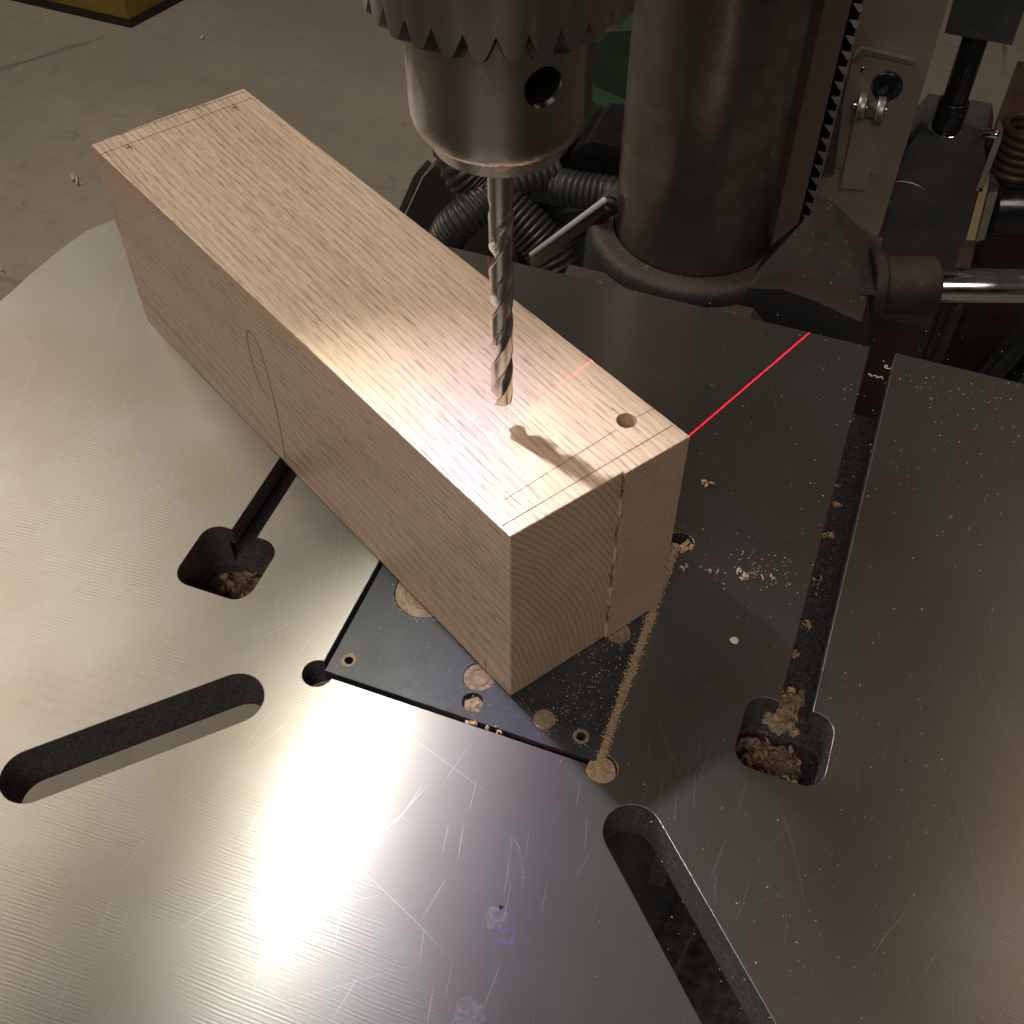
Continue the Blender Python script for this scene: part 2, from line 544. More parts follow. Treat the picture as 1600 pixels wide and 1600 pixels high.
def box(name, lo, hi, mat, parent=None, bev=0.001, seg=2):
    (a, b, c), (d, e, f) = lo, hi
    bm = hexa([(a, b, c), (d, b, c), (d, e, c), (a, e, c), (a, b, f), (d, b, f), (d, e, f), (a, e, f)])
    bevel_bm(bm, bev, seg)
    return from_bm(name, bm, mat, parent, True)


def lathe(name, prof, mat, parent=None, seg=64, axis=(0, 0), cap=True, ang=30):
    bm = bmesh.new()
    rings = []
    for r_, z_ in prof:
        rings.append([bm.verts.new((axis[0] + r_ * math.cos(2 * math.pi * i / seg), axis[1] + r_ * math.sin(2 * math.pi * i / seg), z_)) for i in range(seg)])
    for a, b in zip(rings, rings[1:]):
        for i in range(seg):
            j = (i + 1) % seg
            bm.faces.new((a[i], a[j], b[j], b[i]))
    if cap:
        bm.faces.new(rings[0][::-1]); bm.faces.new(rings[-1])
    return from_bm(name, bm, mat, parent, True, ang)


def tube_bm(path, radius, seg=12, bm=None, cap=True):
    """radius: number or f(t)"""
    bm = bm or bmesh.new()
    P = [Vector(p) for p in path]
    n = len(P)
    rings = []
    up = Vector((0, 0, 1))
    for i in range(n):
        d = (P[min(i + 1, n - 1)] - P[max(i - 1, 0)]).normalized()
        u = d.cross(up)
        if u.length < 0.05:
            u = d.cross(Vector((0, 1, 0)))
        u.normalize()
        v = d.cross(u).normalized()
        r_ = radius(i / (n - 1)) if callable(radius) else radius
        rings.append([bm.verts.new(P[i] + u * r_ * math.cos(2 * math.pi * k / seg) + v * r_ * math.sin(2 * math.pi * k / seg)) for k in range(seg)])
    for a, b in zip(rings, rings[1:]):
        for k in range(seg):
            j = (k + 1) % seg
            bm.faces.new((a[k], a[j], b[j], b[k]))
    if cap:
        bm.faces.new(rings[0][::-1]); bm.faces.new(rings[-1])
    return bm


def tube(name, path, radius, mat, parent=None, seg=16, ang=40):
    return from_bm(name, tube_bm(path, radius, seg), mat, parent, True, ang)


def cylinder(name, p0, p1, r_, mat, parent=None, seg=40, bev=0.001):
    """rod with rounded ends"""
    a, b = Vector(p0), Vector(p1)
    L = (b - a).length
    k = min(bev, L / 3) / L
    ts = [0, k * 0.4, k, 1 - k, 1 - k * 0.4, 1]
    rs = [r_ - bev, r_ - bev * 0.35, r_, r_, r_ - bev * 0.35, r_ - bev]
    bm = bmesh.new()
    d = (b - a).normalized()
    u = d.cross(Vector((0, 0, 1)))
    if u.length < 0.05:
        u = d.cross(Vector((0, 1, 0)))
    u.normalize(); v = d.cross(u)
    rings = [[bm.verts.new(a + d * L * t_ + (u * math.cos(2 * math.pi * i / seg) + v * math.sin(2 * math.pi * i / seg)) * q) for i in range(seg)] for t_, q in zip(ts, rs)]
    for A, B in zip(rings, rings[1:]):
        for i in range(seg):
            j = (i + 1) % seg
            bm.faces.new((A[i], A[j], B[j], B[i]))
    bm.faces.new(rings[0][::-1]); bm.faces.new(rings[-1])
    return from_bm(name, bm, mat, parent, True, 50)


def sheet_mesh(outer, holes, z0, z1, bev=0.0):
    """flat plate with holes, made from outlines"""
    cu = bpy.data.curves.new('tmp', 'CURVE')
    cu.dimensions = '2D'
    cu.fill_mode = 'BOTH'
    cu.extrude = abs(z1 - z0) / 2 - bev
    cu.bevel_depth = bev
    cu.bevel_resolution = 1
    cu.offset = -bev
    for pts in [outer] + list(holes):
        sp = cu.splines.new('POLY')
        sp.points.add(len(pts) - 1)
        for q, p in zip(sp.points, pts):
            q.co = (p[0], p[1], 0, 1)
        sp.use_cyclic_u = True
    ob = bpy.data.objects.new('tmp', cu)
    C.objects.link(ob)
    me = bpy.data.meshes.new_from_object(ob.evaluated_get(bpy.context.evaluated_depsgraph_get()))
    bpy.data.objects.remove(ob); bpy.data.curves.remove(cu)
    me.transform(Matrix.Translation((0, 0, (z0 + z1) / 2)))
    me.materials.clear()
    return me


def arc(cx, cy, r_, a0, a1, n=12):
    return [(cx + r_ * math.cos(R(a0 + (a1 - a0) * i / n)), cy + r_ * math.sin(R(a0 + (a1 - a0) * i / n))) for i in range(n + 1)]


def circle(cx, cy, r_, n=32):
    return [(cx + r_ * math.cos(2 * math.pi * i / n), cy + r_ * math.sin(2 * math.pi * i / n)) for i in range(n)]


def stadium(a, b, r_):
    ang = math.degrees(math.atan2(b[1] - a[1], b[0] - a[0]))
    return arc(b[0], b[1], r_, ang - 90, ang + 90, 16) + arc(a[0], a[1], r_, ang + 90, ang + 270, 16)


def rrect(x0, y0, x1, y1, r_):
    return arc(x1 - r_, y1 - r_, r_, 0, 90, 6) + arc(x0 + r_, y1 - r_, r_, 90, 180, 6) + arc(x0 + r_, y0 + r_, r_, 180, 270, 6) + arc(x1 - r_, y0 + r_, r_, 270, 360, 6)


def boolean(me, cutters):
    a = bpy.data.objects.new('tmp_a', me); C.objects.link(a)
    tmp = []
    for cm in cutters:
        b = bpy.data.objects.new('tmp_b', cm); C.objects.link(b)
        md = a.modifiers.new('b', 'BOOLEAN'); md.operation = 'DIFFERENCE'; md.object = b; md.solver = 'EXACT'
        tmp.append(b)
    bpy.context.view_layer.update()
    out = bpy.data.meshes.new_from_object(a.evaluated_get(bpy.context.evaluated_depsgraph_get()))
    for o in [a] + tmp:
        bpy.data.objects.remove(o)
    return out


def cyl_mesh(p0, p1, r0, r1=None, seg=40):
    bm = tube_bm([p0, p1], (lambda t_: r0 + ((r1 if r1 is not None else r0) - r0) * t_), seg)
    bmesh.ops.recalc_face_normals(bm, faces=bm.faces[:])
    me = bpy.data.meshes.new('cut'); bm.to_mesh(me); bm.free()
    return me


mm = lambda pts: [(p[0] / 1000, p[1] / 1000) for p in pts]

# ================================================================== SETTING
FLOOR = -0.95
bm = bmesh.new()
vs = [bm.verts.new(p) for p in ((-9, -9, FLOOR), (9, -9, FLOOR), (9, 9, FLOOR), (-9, 9, FLOOR))]
bm.faces.new(vs)
fl = from_bm('floor', bm, M['concrete'])
tag(fl, 'bare worn concrete workshop floor far below the table', kind='structure')

# ================================================================== DRILL PRESS TABLE
table = thing('drill_press_table', 'ground cast iron drill press table with slots, scratches and a bright lamp streak', 'machine table', (0, 0, 0))

POCK_R = mm(rrect(124.6, -51.0, 164.3, -13.8, 9))
POCK_L = mm(rrect(-156.6, -51.2, -115.8, -13.2, 9))


def table_outline(sl, sr, wid):
    """outline with the two T-slots open at the rear; slots run into the pockets"""
    a, b = sr; c, d = sl
    pts = [(368, -330), (368, 170)] + arc(318, 187, 50, 0, 90, 8) + \
        [(b, 237.2), (b, -20), (a, -20), (a, 237.2), (d, 236.5), (d, -20), (c, -20), (c, 236.5)] + \
        [(-235, 236.5), (-270, 233), (-300, 222.5), (-325, 205), (-343, 184), (-351, 170), (-355.5, 150), (-359, 121), (-361, 93), (-362, 20), (-362, -330)]
    return mm(pts)


SLOT1 = mm(stadium((-159, -163.7), (-94.3, -98.7), 12.8))
SLOT2 = mm(stadium((172, -175.5), (93.6, -97.4), 12.6))
# recess for the insert with relief holes at its corners
RX0, RX1, RY0, RY1 = -65.2, 72.2, -74.0, 58.6
r0 = 6.6
RECESS = mm(arc(RX1, RY1, r0, -90, 180, 20) + arc(RX0, RY1, r0, 0, 270, 20) + arc(RX0, RY0, r0 + 0.4, 90, 360, 20) + arc(RX1, RY0, r0 + 0.4, 180, 450, 20))


def merge_pocket(out, pock_r, pock_l):
    return out


# the slots are cut to meet the pockets: pocket outlines are spliced into the slot ends
def outline_with_pockets(sl, sr):
    a, b = sr; c, d = sl
    pr = rrect(124.6, -51.0, 164.3, -13.8, 9)
    pl = rrect(-156.6, -51.2, -115.8, -13.2, 9)

    def splice(p, x_in, x_out, ytop):
        # walk clockwise from (x_in, top) round the pocket to (x_out, top)
        q = p[::-1]                      # clockwise
        k = max(range(len(q)), key=lambda i: (q[i][1] > ytop - 1e-6, q[i][0]))   # top edge, rightmost point
        q = q[k:] + q[:k]
        return [(x_in, ytop)] + q[:-0 or None] + [(x_out, ytop)]
    pts = [(368, -330), (368, 170)] + arc(318, 187, 50, 0, 90, 8)
    pts += [(b, 237.2)] + splice(pr, b, a, -13.8) + [(a, 237.2)]
    pts += [(d, 236.5)] + splice(pl, d, c, -13.2) + [(c, 236.5)]
    pts += [(-235, 236.5), (-270, 233), (-300, 222.5), (-325, 205), (-343, 184), (-351, 170), (-355.5, 150), (-359, 121), (-361, 93), (-362, 20), (-362, -330)]
    # drop points on the pocket's top edge that fall inside the slot mouth
    return mm(pts)


def plate(name, outer, holes, z0, z1, bev, mats, parent):
    me = sheet_mesh(outer, holes, z0, z1, bev)
    o = link(name, me, mats, parent)
    for p in me.polygons:
        p.material_index = 0 if (p.normal.z > 0.9 and p.center.z > z1 - 1e-4) else 1
        p.use_smooth = False
    return o


top = plate('table_top', outline_with_pockets((-143.6, -129.6), (138.3, 153.2)), [RECESS, SLOT1, SLOT2], -0.012, 0.0, 0.00035, [M['iron'], M['cast']], table)
low_recess = mm(rrect(-58, -67, 65, 52, 4))
plate('table_web', outline_with_pockets((-152.5, -120.5), (129.5, 162.0)), [low_recess, SLOT1, SLOT2], -0.028, -0.0121, 0.0, [M['cast'], M['cast']], table)
for nm, x0, x1, y1 in (('slot_floor', 127.5, 163.5, 209), ('slot_floor', -154.5, -118.5, 209)):
    box(nm, (x0 / 1000, -0.0138, -0.036), (x1 / 1000, y1 / 1000, -0.0281), M['cast'], table, 0.0008)
for pk, nm in ((POCK_R, 'pocket_wall'), (POCK_L, 'pocket_wall')):
    xs = [p[0] for p in pk]; ys = [p[1] for p in pk]
    ring_o = [(min(xs) - .006, min(ys) - .006), (max(xs) + .006, min(ys) - .006), (max(xs) + .006, max(ys) - 0.0003), (min(xs) - .006, max(ys) - 0.0003)]
    hole = mm(rrect(min(xs) * 1000 + .3, min(ys) * 1000 + .3, max(xs) * 1000 - .3, max(ys) * 1000 - 2.5, 8))
    plate(nm, ring_o, [hole], -0.0345, -0.0282, 0.0, [M['cast'], M['cast']], table)
    box('pocket_floor', (min(xs) - .006, min(ys) - .006, -0.040), (max(xs) + .006, max(ys), -0.0346), M['cast'], table, 0.0005)
# underside ribs (glimpsed through the open slots)
box('rib', (-0.072, -0.31, -0.075), (-0.060, 0.22, -0.0285), M['cast'], table, 0.001)
box('rib', (0.104, -0.085, -0.075), (0.112, 0.22, -0.0285), M['cast'], table, 0.001)
box('rib', (-0.34, 0.18, -0.075), (0.34, 0.19, -0.0285), M['cast'], table, 0.001)

# ================================================================== INSERT PLATE
ins = thing('throat_insert', 'black square insert plate with drilled round marks, set flush in the table', 'insert plate', (0, 0, 0))
IX0, IX1, IY0, IY1 = -63.0, 68.6, -71.3, 57.0
# holes: (x, y, r, depth, filled)
H_small = [(-54.8, -62.4, 2.1), (59.0, -62.1, 2.2)]
H_fill = [(40.7, -59.4, 5.2), (5.2, -49.4, 7.3), (-37.1, -14.5, 14.5), (58.7, -3.5, 6.0)]
H_open = [(7.4, -62.6, 4.8)]
allh = [mm(circle(x, y, r_, 28)) for x, y, r_ in H_small + H_fill + H_open]
pl = plate('plate', mm([(IX0, IY0), (IX1, IY0), (IX1, IY1), (IX0, IY1)]), allh, -0.0085, -0.0006, 0.0003, [M['insert'], M['insert']], ins)


def lumpy_disc(name, cx, cy, r_, z, amp, mat, parent, n=22, rings=6, seed=0, dome=0.0, edge=0.06):
    bm = bmesh.new()
    rnd = random.Random(seed)
    ph = [rnd.uniform(0, 6.28) for _ in range(4)]
    c0 = bm.verts.new((cx, cy, z + dome))
    prev = None
    for k in range(1, rings + 1):
        ring = []
        for i in range(n):
            a = 2 * math.pi * i / n
            q = r_ * k / rings * (1 + edge * (math.sin(3 * a + ph[0]) + 0.6 * math.sin(7 * a + ph[1])) * (k / rings))
            h = amp * mnoise.noise(Vector((q * math.cos(a) * 400 + seed, q * math.sin(a) * 400, seed * 1.7))) + dome * (1 - (k / rings) ** 2)
            ring.append(bm.verts.new((cx + q * math.cos(a), cy + q * math.sin(a), z + h)))
        if prev is None:
            for i in range(n):
                bm.faces.new((c0, ring[i], ring[(i + 1) % n]))
        else:
            for i in range(n):
                j = (i + 1) % n
                bm.faces.new((prev[i], prev[j], ring[j], ring[i]))
        prev = ring
    return from_bm(name, bm, mat, parent, True, 80)


for i, (x, y, r_) in enumerate(H_fill):
    d = lumpy_disc('plugged_hole', x / 1000, y / 1000, r_ / 1000 * 0.98, -0.0011, 0.0004, M['insert_core'], ins, seed=i + 3, rings=8 if r_ > 7 else 5, edge=0.0)
    tag(d, 'round drill mark showing brown fibre')
    # faint concentric cuts of the drill point
    for q in (() if r_ < 7 else (0.62,)):
        bmr = bmesh.new()
        pts = [(x / 1000 + r_ * q / 1000 * math.cos(a), y / 1000 + r_ * q / 1000 * math.sin(a), -0.0010) for a in [2 * math.pi * k / 32 for k in range(33)]]
        from_bm('cut_ring', tube_bm(pts, 0.00022, 5, cap=False), M['glue'], d)
for x, y, r_ in H_small:
    me = sheet_mesh(mm(circle(x, y, r_ + 1.5, 28)), [mm(circle(x, y, r_, 28))], -0.0006, -0.00035, 0.0)
    o = link('hole_rim', me, M['insert_core'], ins)
x, y, r_ = H_open[0]
lumpy_disc('sawdust_fill', x / 1000, y / 1000, r_ / 1000 * 0.97, -0.0035, 0.0022, M['dust'], ins, seed=44, edge=0.0)

# ================================================================== OAK BEAM
BH = 0.1183
BO = Vector((0.0221, -0.0541, 0.0))
BA = R(150.657)
beam = thing('oak_beam', 'squared red oak beam glued from two boards, lying across the drill press table', 'wood beam', BO, BA)
# local x along the beam, local -y across its width
def board(name, w0, w1, x0a, x0b, x1a, x1b, mat, cut=None, wb0=None, wb1=None):
    wb0 = w0 if wb0 is None else wb0
    wb1 = w1 if wb1 is None else wb1
    bm = hexa([(x0a - .0006, -wb0, 0.0002), (x0b - .0006, -wb1, 0.0002), (x1b, -wb1, 0.0002), (x1a, -wb0, 0.0002),
               (x0a, -w0, BH), (x0b, -w1, BH), (x1b, -w1, BH), (x1a, -w0, BH)])
    bmesh.ops.recalc_face_normals(bm, faces=bm.faces[:])
    es = [e for e in bm.edges if not all(abs(v.co.y + SPL) < 0.0005 for v in e.verts)]
    bmesh.ops.bevel(bm, geom=es, offset=0.0006, segments=3, affect='EDGES', profile=0.5)
    bmesh.ops.recalc_face_normals(bm, faces=bm.faces[:])
    me = bpy.data.meshes.new(name); bm.to_mesh(me); bm.free()
    if cut:
        me = boolean(me, cut)
        me.materials.clear()
    o = link(name, me, mat, beam)
    for p in me.polygons:
        p.use_smooth = False
    return o


def to_beam(x, y):
    d = Vector((x - BO.x, y - BO.y, 0))
    d.rotate(Matrix.Rotation(-BA, 3, 'Z'))
    return d.x, d.y


hx, hy = to_beam(0.0457, 0.0190)
cut = [cyl_mesh((hx, hy, BH - 0.034), (hx, hy, BH + 0.01), 0.00425, seg=48)]
SPL = 0.0548
board('board', 0.0, SPL - 0.00002, 0.0, -0.0041, 0.3345, 0.3325, M['oak_l'])
board('board', SPL + 0.00002, 0.0890, -0.0053, -0.0078, 0.3313, 0.3298, M['oak_r'], cut)

# glue line on the near end: an uneven brown bead
bm = bmesh.new()
path = []
rn = random.Random(3)
for i in range(46):
    z = BH * 0.995 * (1 - i / 45) + 0.0004
    yy = -SPL + 0.0007 * math.sin(i * 0.55) + rn.uniform(-0.0004, 0.0004) - 0.0004
    xx = -0.0047 - 0.0006 * (1 - z / BH) + rn.uniform(-0.0002, 0.0002)
    path.append((xx, yy, z))
bm = tube_bm(path, lambda t_: 0.00060 * (0.75 + 0.6 * abs(math.sin(t_ * 23)) * (1 - 0.6 * t_)), 7)
tag(from_bm('glue_line', bm, M['glue'], beam, True), 'dark squeezed out glue line down the end grain')


def strip(name, pts, wid, mat, parent, normal, lift=0.00009):
    """a drawn line: thin flat ribbon on a face; pts in the parent's frame"""
    bm = bmesh.new()
    N = Vector(normal)
    P = [Vector(p) + N * lift for p in pts]
    L, Rr = [], []
    for i, p in enumerate(P):
        d = (P[min(i + 1, len(P) - 1)] - P[max(i - 1, 0)]).normalized()
        s = d.cross(N) * (wid / 2)
        L.append(bm.verts.new(p - s)); Rr.append(bm.verts.new(p + s))
    for i in range(len(P) - 1):
        bm.faces.new((L[i], L[i + 1], Rr[i + 1], Rr[i]))
    return from_bm(name, bm, mat, parent)


def topline(a, b, wid=0.00032):
    p = [(*to_beam(a[0] / 1000, a[1] / 1000), BH), (*to_beam(b[0] / 1000, b[1] / 1000), BH)]
    return strip('pencil_line', p, wid, M['pencil'], beam, (0, 0, 1))


topline((55.0, 30.3), (48.6, 21.6)); topline((43.2, 12.2), (13.5, -38.5))
topline((64.3, 23.3), (17.5, -50.2), 0.0004)
topline((12.0, -33.6), (20.5, -38.2)); topline((38.0, 23.6), (53.5, 14.6), 0.0003)
topline((-261.0, 122.0), (-219.4, 182.4)); topline((-262.2, 100.5), (-212.5, 178.4))
topline((-252.5, 117.0), (-247.0, 113.8), 0.0006); topline((-219.6, 168.6), (-213.6, 164.4), 0.0006)
topline((-250.5, 113.6), (-248.9, 116.0), 0.0009); topline((-217.8, 165.4), (-216.0, 167.8), 0.0009)
loop = [(183.9, 4.0), (182.3, 20), (181.6, 34), (181.4, 54.0), (182.5, 70.0), (184.6, 82), (188.0, 88.0), (191.4, 89.3), (194.6, 87.3), (196.4, 82), (197.3, 73.6), (197.0, 62.4), (195.0, 53.4), (191.0, 49.5), (186.0, 48.3)]
strip('pencil_line', [(a / 1000, 0.0, b / 1000) for a, b in loop], 0.00055, M['pencil'], beam, (0, 1, 0))
strip('pencil_line', [(0.0170, 0, 0.0106), (0.0172, 0, 0.0006)], 0.0005, M['pencil'], beam, (0, 1, 0))

# ================================================================== CHUCK
AX = (-0.0014, -0.0005)
chuck = thing('drill_chuck', 'steel keyed drill chuck with toothed ring above the oak beam', 'drill chuck', (AX[0], AX[1], 0.25))
Z = -0.25
prof = [(0.0052, 0.262), (0.0056, 0.2512), (0.0062, 0.2505), (0.0216, 0.2505), (0.0222, 0.2508), (0.0236, 0.2556), (0.0240, 0.2560),
        (0.0262, 0.2574), (0.0275, 0.2594), (0.0282, 0.2622), (0.0284, 0.2655), (0.0284, 0.2960), (0.0284, 0.3100)]
ob = lathe('body', [(r_, z + Z) for r_, z in prof], M['chuck'], chuck, 128)
ka = R(-43.3)
kd = Vector((math.cos(ka), math.sin(ka), 0))
me0 = ob.data.copy()
cutm = cyl_mesh(kd * 0.016 + Vector((0, 0, 0.283 + Z)), kd * 0.04 + Vector((0, 0, 0.283 + Z)), 0.0056, seg=40)
cutm2 = cyl_mesh(kd * 0.0262 + Vector((0, 0, 0.283 + Z)), kd * 0.034 + Vector((0, 0, 0.283 + Z)), 0.0052, 0.0092, seg=40)
nm_ = boolean(me0, [cutm, cutm2])
nm_.materials.clear(); nm_.materials.append(M['chuck']); nm_.materials.append(M['chuck_dark'])
ob.data = nm_
for p in nm_.polygons:
    c = p.center
    rad = math.hypot(c.x, c.y)
    dl = (Vector((c.x, c.y, 0)) - kd * Vector((c.x, c.y, 0)).dot(kd)).length
    inside = c.x * kd.x + c.y * kd.y > 0 and rad < 0.0279 and abs(c.z - (0.283 + Z)) < 0.0061 and dl < 0.0059
    p.material_index = 1 if (inside and c.x * kd.x + c.y * kd.y < 0.0255) else 0
smooth(ob, 25)
# toothed sleeve
NT_, K = 28, 8
bm = bmesh.new()
rows = [(0.0396, 0.345, 0.0), (0.0396, 0.309, 0.0), (0.0396, 0.2988, 0.0068), (0.0352, 0.2962, 0.0062), (0.0308, 0.2940, 0.0052), (0.0290, 0.2950, 0.0040), (0.0288, 0.306, 0.0)]
rings = []
for r_, z, amp in rows:
    ring = []
    for i in range(NT_ * K):
        a = 2 * math.pi * i / (NT_ * K)
        u = (i % K) / K
        n = max(0.0, 1 - abs(u - 0.5) / 0.33)          # V notch between teeth
        rr_ = r_ * (1 - 0.012 * n * (amp > 0))
        ring.append(bm.verts.new((rr_ * math.cos(a), rr_ * math.sin(a), z + Z + amp * n)))
    rings.append(ring)
for A, B in zip(rings, rings[1:]):
    for i in range(len(A)):
        j = (i + 1) % len(A)
        bm.faces.new((A[i], A[j], B[j], B[i]))
tr = from_bm('toothed_ring', bm, [M['chuck'], M['tooth_shade']], chuck, True, 22)
for p in tr.data.polygons:
    rad = math.hypot(p.center.x, p.center.y)
    p.material_index = 1 if (rad < 0.0390) else 0
# three jaw tips
for k in range(3):
    a = R(40 + 120 * k)
    d = Vector((math.cos(a), math.sin(a), 0))
    cylinder('jaw', d * 0.0092 + Vector((0, 0, 0.2490 + Z)), d * 0.0125 + Vector((0, 0, 0.258 + Z)), 0.0026, M['chuck'], chuck, 16, 0.0006)

# stains and the two forked cuts in front of the insert
def mat_smear(name, col, a):
    t = NT(name)
    t.set(Base_Color=col, Roughness=0.5, Metallic=0.4, Alpha=t.rng(t.noise(330, 4, 0.7), 0.35, 0.7, 0.0, a))
    return t.m


M['smear'] = mat_smear('thin dry grey smear', (0.26, 0.25, 0.26), 0.4)
M['ink'] = mat_smear('thin blue ink smear', (0.13, 0.13, 0.38), 0.4)
for nm, x, y, r_, mt, lab, ed in (('smear', 0.0523, -0.1510, 0.0046, 'smear', 'dull grey smear', 0.08), ('smear', 0.0585, -0.1565, 0.0044, 'ink', 'faint blue ink smear', 0.10),
                              ('smear', 0.0556, -0.1885, 0.0058, 'smear', 'second dull smear nearer the camera', 0.08), ('speck', 0.0527, -0.1463, 0.0009, 'black_gloss', 'black speck', 0.2)):
    tag(lumpy_disc(nm, x, y, r_, 0.00006, 0.0, M[mt], table, 32, 3, int(x * 9999), 0.0, ed), lab)
strip('scratch', [(0.0458, -0.1149, 0), (0.0487, -0.124, 0), (0.0505, -0.133, 0), (0.0519, -0.1403, 0)], 0.0009, M['smear'], table, (0, 0, 1), 0.00005)
strip('scratch', [(0.0458, -0.1149, 0), (0.0515, -0.121, 0), (0.0560, -0.129, 0), (0.0585, -0.1364, 0)], 0.0009, M['smear'], table, (0, 0, 1), 0.00007)

# ================================================================== DRILL BIT
bit = thing('twist_drill_bit', 'polished steel twist drill bit held in the chuck, point just above the oak', 'drill bit', (AX[0], AX[1], 0.1296))
RB, LEAD = 0.0044, 0.047
NS, NZ = 96, 170
bm = bmesh.new()
rings = []
LEN = 0.130
def flute(th):
    # two flutes, rounded hollow behind a narrow land
    u = (th / math.pi) % 1.0
    if u < 0.46:
        s = math.sin(math.pi * u / 0.46)
        return 1 - 0.64 * s ** 0.6
    if u < 0.53:
        return 1.0
    return 0.955
for k in range(NZ + 1):
    z = LEN * k / NZ
    fade = min(1, max(0, (0.098 - z) / 0.014))
    ring = []
    cone = min(1.0, 0.06 + z / (RB / math.tan(R(57)))) if z < 0.004 else 1.0
    for i in range(NS):
        th = 2 * math.pi * i / NS
        f = flute(th)
        f = 1 - (1 - f) * fade
        r_ = RB * f * cone if cone < 1 else RB * f
        a = th + 2 * math.pi * z / LEAD + R(-40)
        ring.append(bm.verts.new((r_ * math.cos(a), r_ * math.sin(a), z)))
    rings.append(ring)
for A, B in zip(rings, rings[1:]):
    for i in range(NS):
        j = (i + 1) % NS
        bm.faces.new((A[i], A[j], B[j], B[i]))
bm.faces.new(rings[0][::-1]); bm.faces.new(rings[-1])
from_bm('fluted_body', bm, M['hss'], bit, True, 28)

# ================================================================== HEAD (above the frame; it shades and mirrors in the table)
head = thing('drill_press_head', 'dark cast drill press head above the chuck', 'machine head', (0, 0, 0.5))
cylinder('quill', (AX[0], AX[1], -0.165), (AX[0], AX[1], 0.10), 0.034, M['greysteel'], head, 48)
box('housing', (-0.13, -0.09, 0.02), (0.13, 0.62, 0.42), M['darkgrey'], head, 0.03, 4)

# ================================================================== COLUMN
CX, CY, CR = 0.0, 0.392, 0.058
col = thing('drill_press_column', 'browned round steel column with a toothed rack behind the chuck', 'machine column', (CX, CY, FLOOR))
tb = lathe('tube', [(CR, 0.0), (CR, 1.62)], M['column'], col, 128)
tb.data.transform(Matrix.Translation((0, 0, FLOOR))); tb.location = (0, 0, -FLOOR)
# rack on the right flank: bar and teeth pointing to the right
bm = bmesh.new()
z0, z1, pitch = -0.115, 0.46, 0.0100
prof = [(0.0575, z0)]
y0, y1 = -0.006, 0.009
pts = []
z = z0
while z < z1:
    pts += [(0.0730, z + 0.0012), (0.0730, z + 0.0040), (0.0792, z + 0.0062), (0.0792, z + 0.0078)]
    z += pitch
outline = [(0.0560, z0)] + pts + [(0.0560, z)]
fa = [bm.verts.new((x, y0, q)) for x, q in outline]
fb = [bm.verts.new((x, y1, q)) for x, q in outline]
n = len(outline)
for i in range(n):
    j = (i + 1) % n
    bm.faces.new((fa[i], fa[j], fb[j], fb[i]))
bm.faces.new(fa[::-1]); bm.faces.new(fb)
bmesh.ops.triangulate(bm, faces=[f for f in bm.faces if len(f.verts) > 4])
rk = from_bm('rack', bm, M['rack'], col)
rk.location = (0, 0, -FLOOR)
# bright worn tips of the teeth
z = z0
tipme = None
while z < z1:
    if z > -0.08 and z < 0.14:
        if tipme is None:
            b2 = hexa([(0.0786, -0.0066, 0.0035), (0.0800, -0.0066, 0.0052), (0.0800, 0.0094, 0.0052), (0.0786, 0.0094, 0.0035),
                       (0.0740, -0.0066, 0.0086), (0.0798, -0.0066, 0.0088), (0.0798, 0.0094, 0.0088), (0.0740, 0.0094, 0.0086)])
            t_o = from_bm('rack_tooth', b2, M['greysteel'], col)
            tipme = t_o.data
        else:
            t_o = bpy.data.objects.new('rack_tooth', tipme); C.objects.link(t_o); t_o.parent = col
        t_o.location = (0, 0, z - FLOOR)
    z += pitch

# ================================================================== TABLE BRACKET
br = thing('table_bracket', 'dusty black cast bracket clamped round the steel column behind the table', 'bracket', (CX, CY, -0.058))
lathe('collar', [(CR + 0.0006, -0.13), (0.080, -0.13), (0.0785, -0.012), (0.0765, -0.004), (0.073, -0.0004), (0.0695, 0.0), (CR + 0.0012, -0.0012), (CR + 0.0006, -0.004)], M['bracket'], br, 96, cap=False, ang=60)


def slab(name, pts, y0, y1, mat, parent, bev=0.005):
    """outline in x-z pushed from y0 to y1, edges rounded"""
    bm = bmesh.new()
    a = [bm.verts.new((x, y0, z)) for x, z in pts]
    b = [bm.verts.new((x, y1, z)) for x, z in pts]
    n = len(pts)
    for i in range(n):
        j = (i + 1) % n
        bm.faces.new((a[i], a[j], b[j], b[i]))
    bm.faces.new(a[::-1]); bm.faces.new(b)
    bevel_bm(bm, bev, 3)
    return from_bm(name, bm, mat, parent, True, 40)


# gear housing on the right with its sloping rib
slab('gear_housing', [(0.052, -0.002), (0.076, 0.004), (0.102, 0.000), (0.132, -0.008), (0.140, -0.030), (0.140, -0.085), (0.128, -0.125), (0.03, -0.13), (0.045, -0.03)], -0.055, 0.042, M['bracket'], br, 0.007)
rb_ = hexa([(0.050, -0.048, -0.004), (0.137, -0.026, -0.006), (0.139, 0.030, -0.012), (0.060, 0.030, -0.004),
            (0.076, -0.012, 0.030), (0.090, -0.010, 0.026), (0.092, 0.020, 0.028), (0.078, 0.020, 0.032)])
bevel_bm(rb_, 0.011, 4)
from_bm('rib', rb_, M['bracket'], br, True, 50)
# pad that carries the table
slab('table_arm', [(-0.075, -0.012), (0.06, -0.012), (0.10, -0.05), (0.10, -0.12), (-0.075, -0.12)], -0.31, -0.062, M['bracket'], br, 0.006)
dirx = Vector((0.94, 0.34, 0)).normalized()
h0 = Vector((0.132, 0.000, -0.0185))
cylinder('flange', h0 - dirx * 0.004, h0 + dirx * 0.006, 0.0262, M['bracket'], br, 48, 0.002)

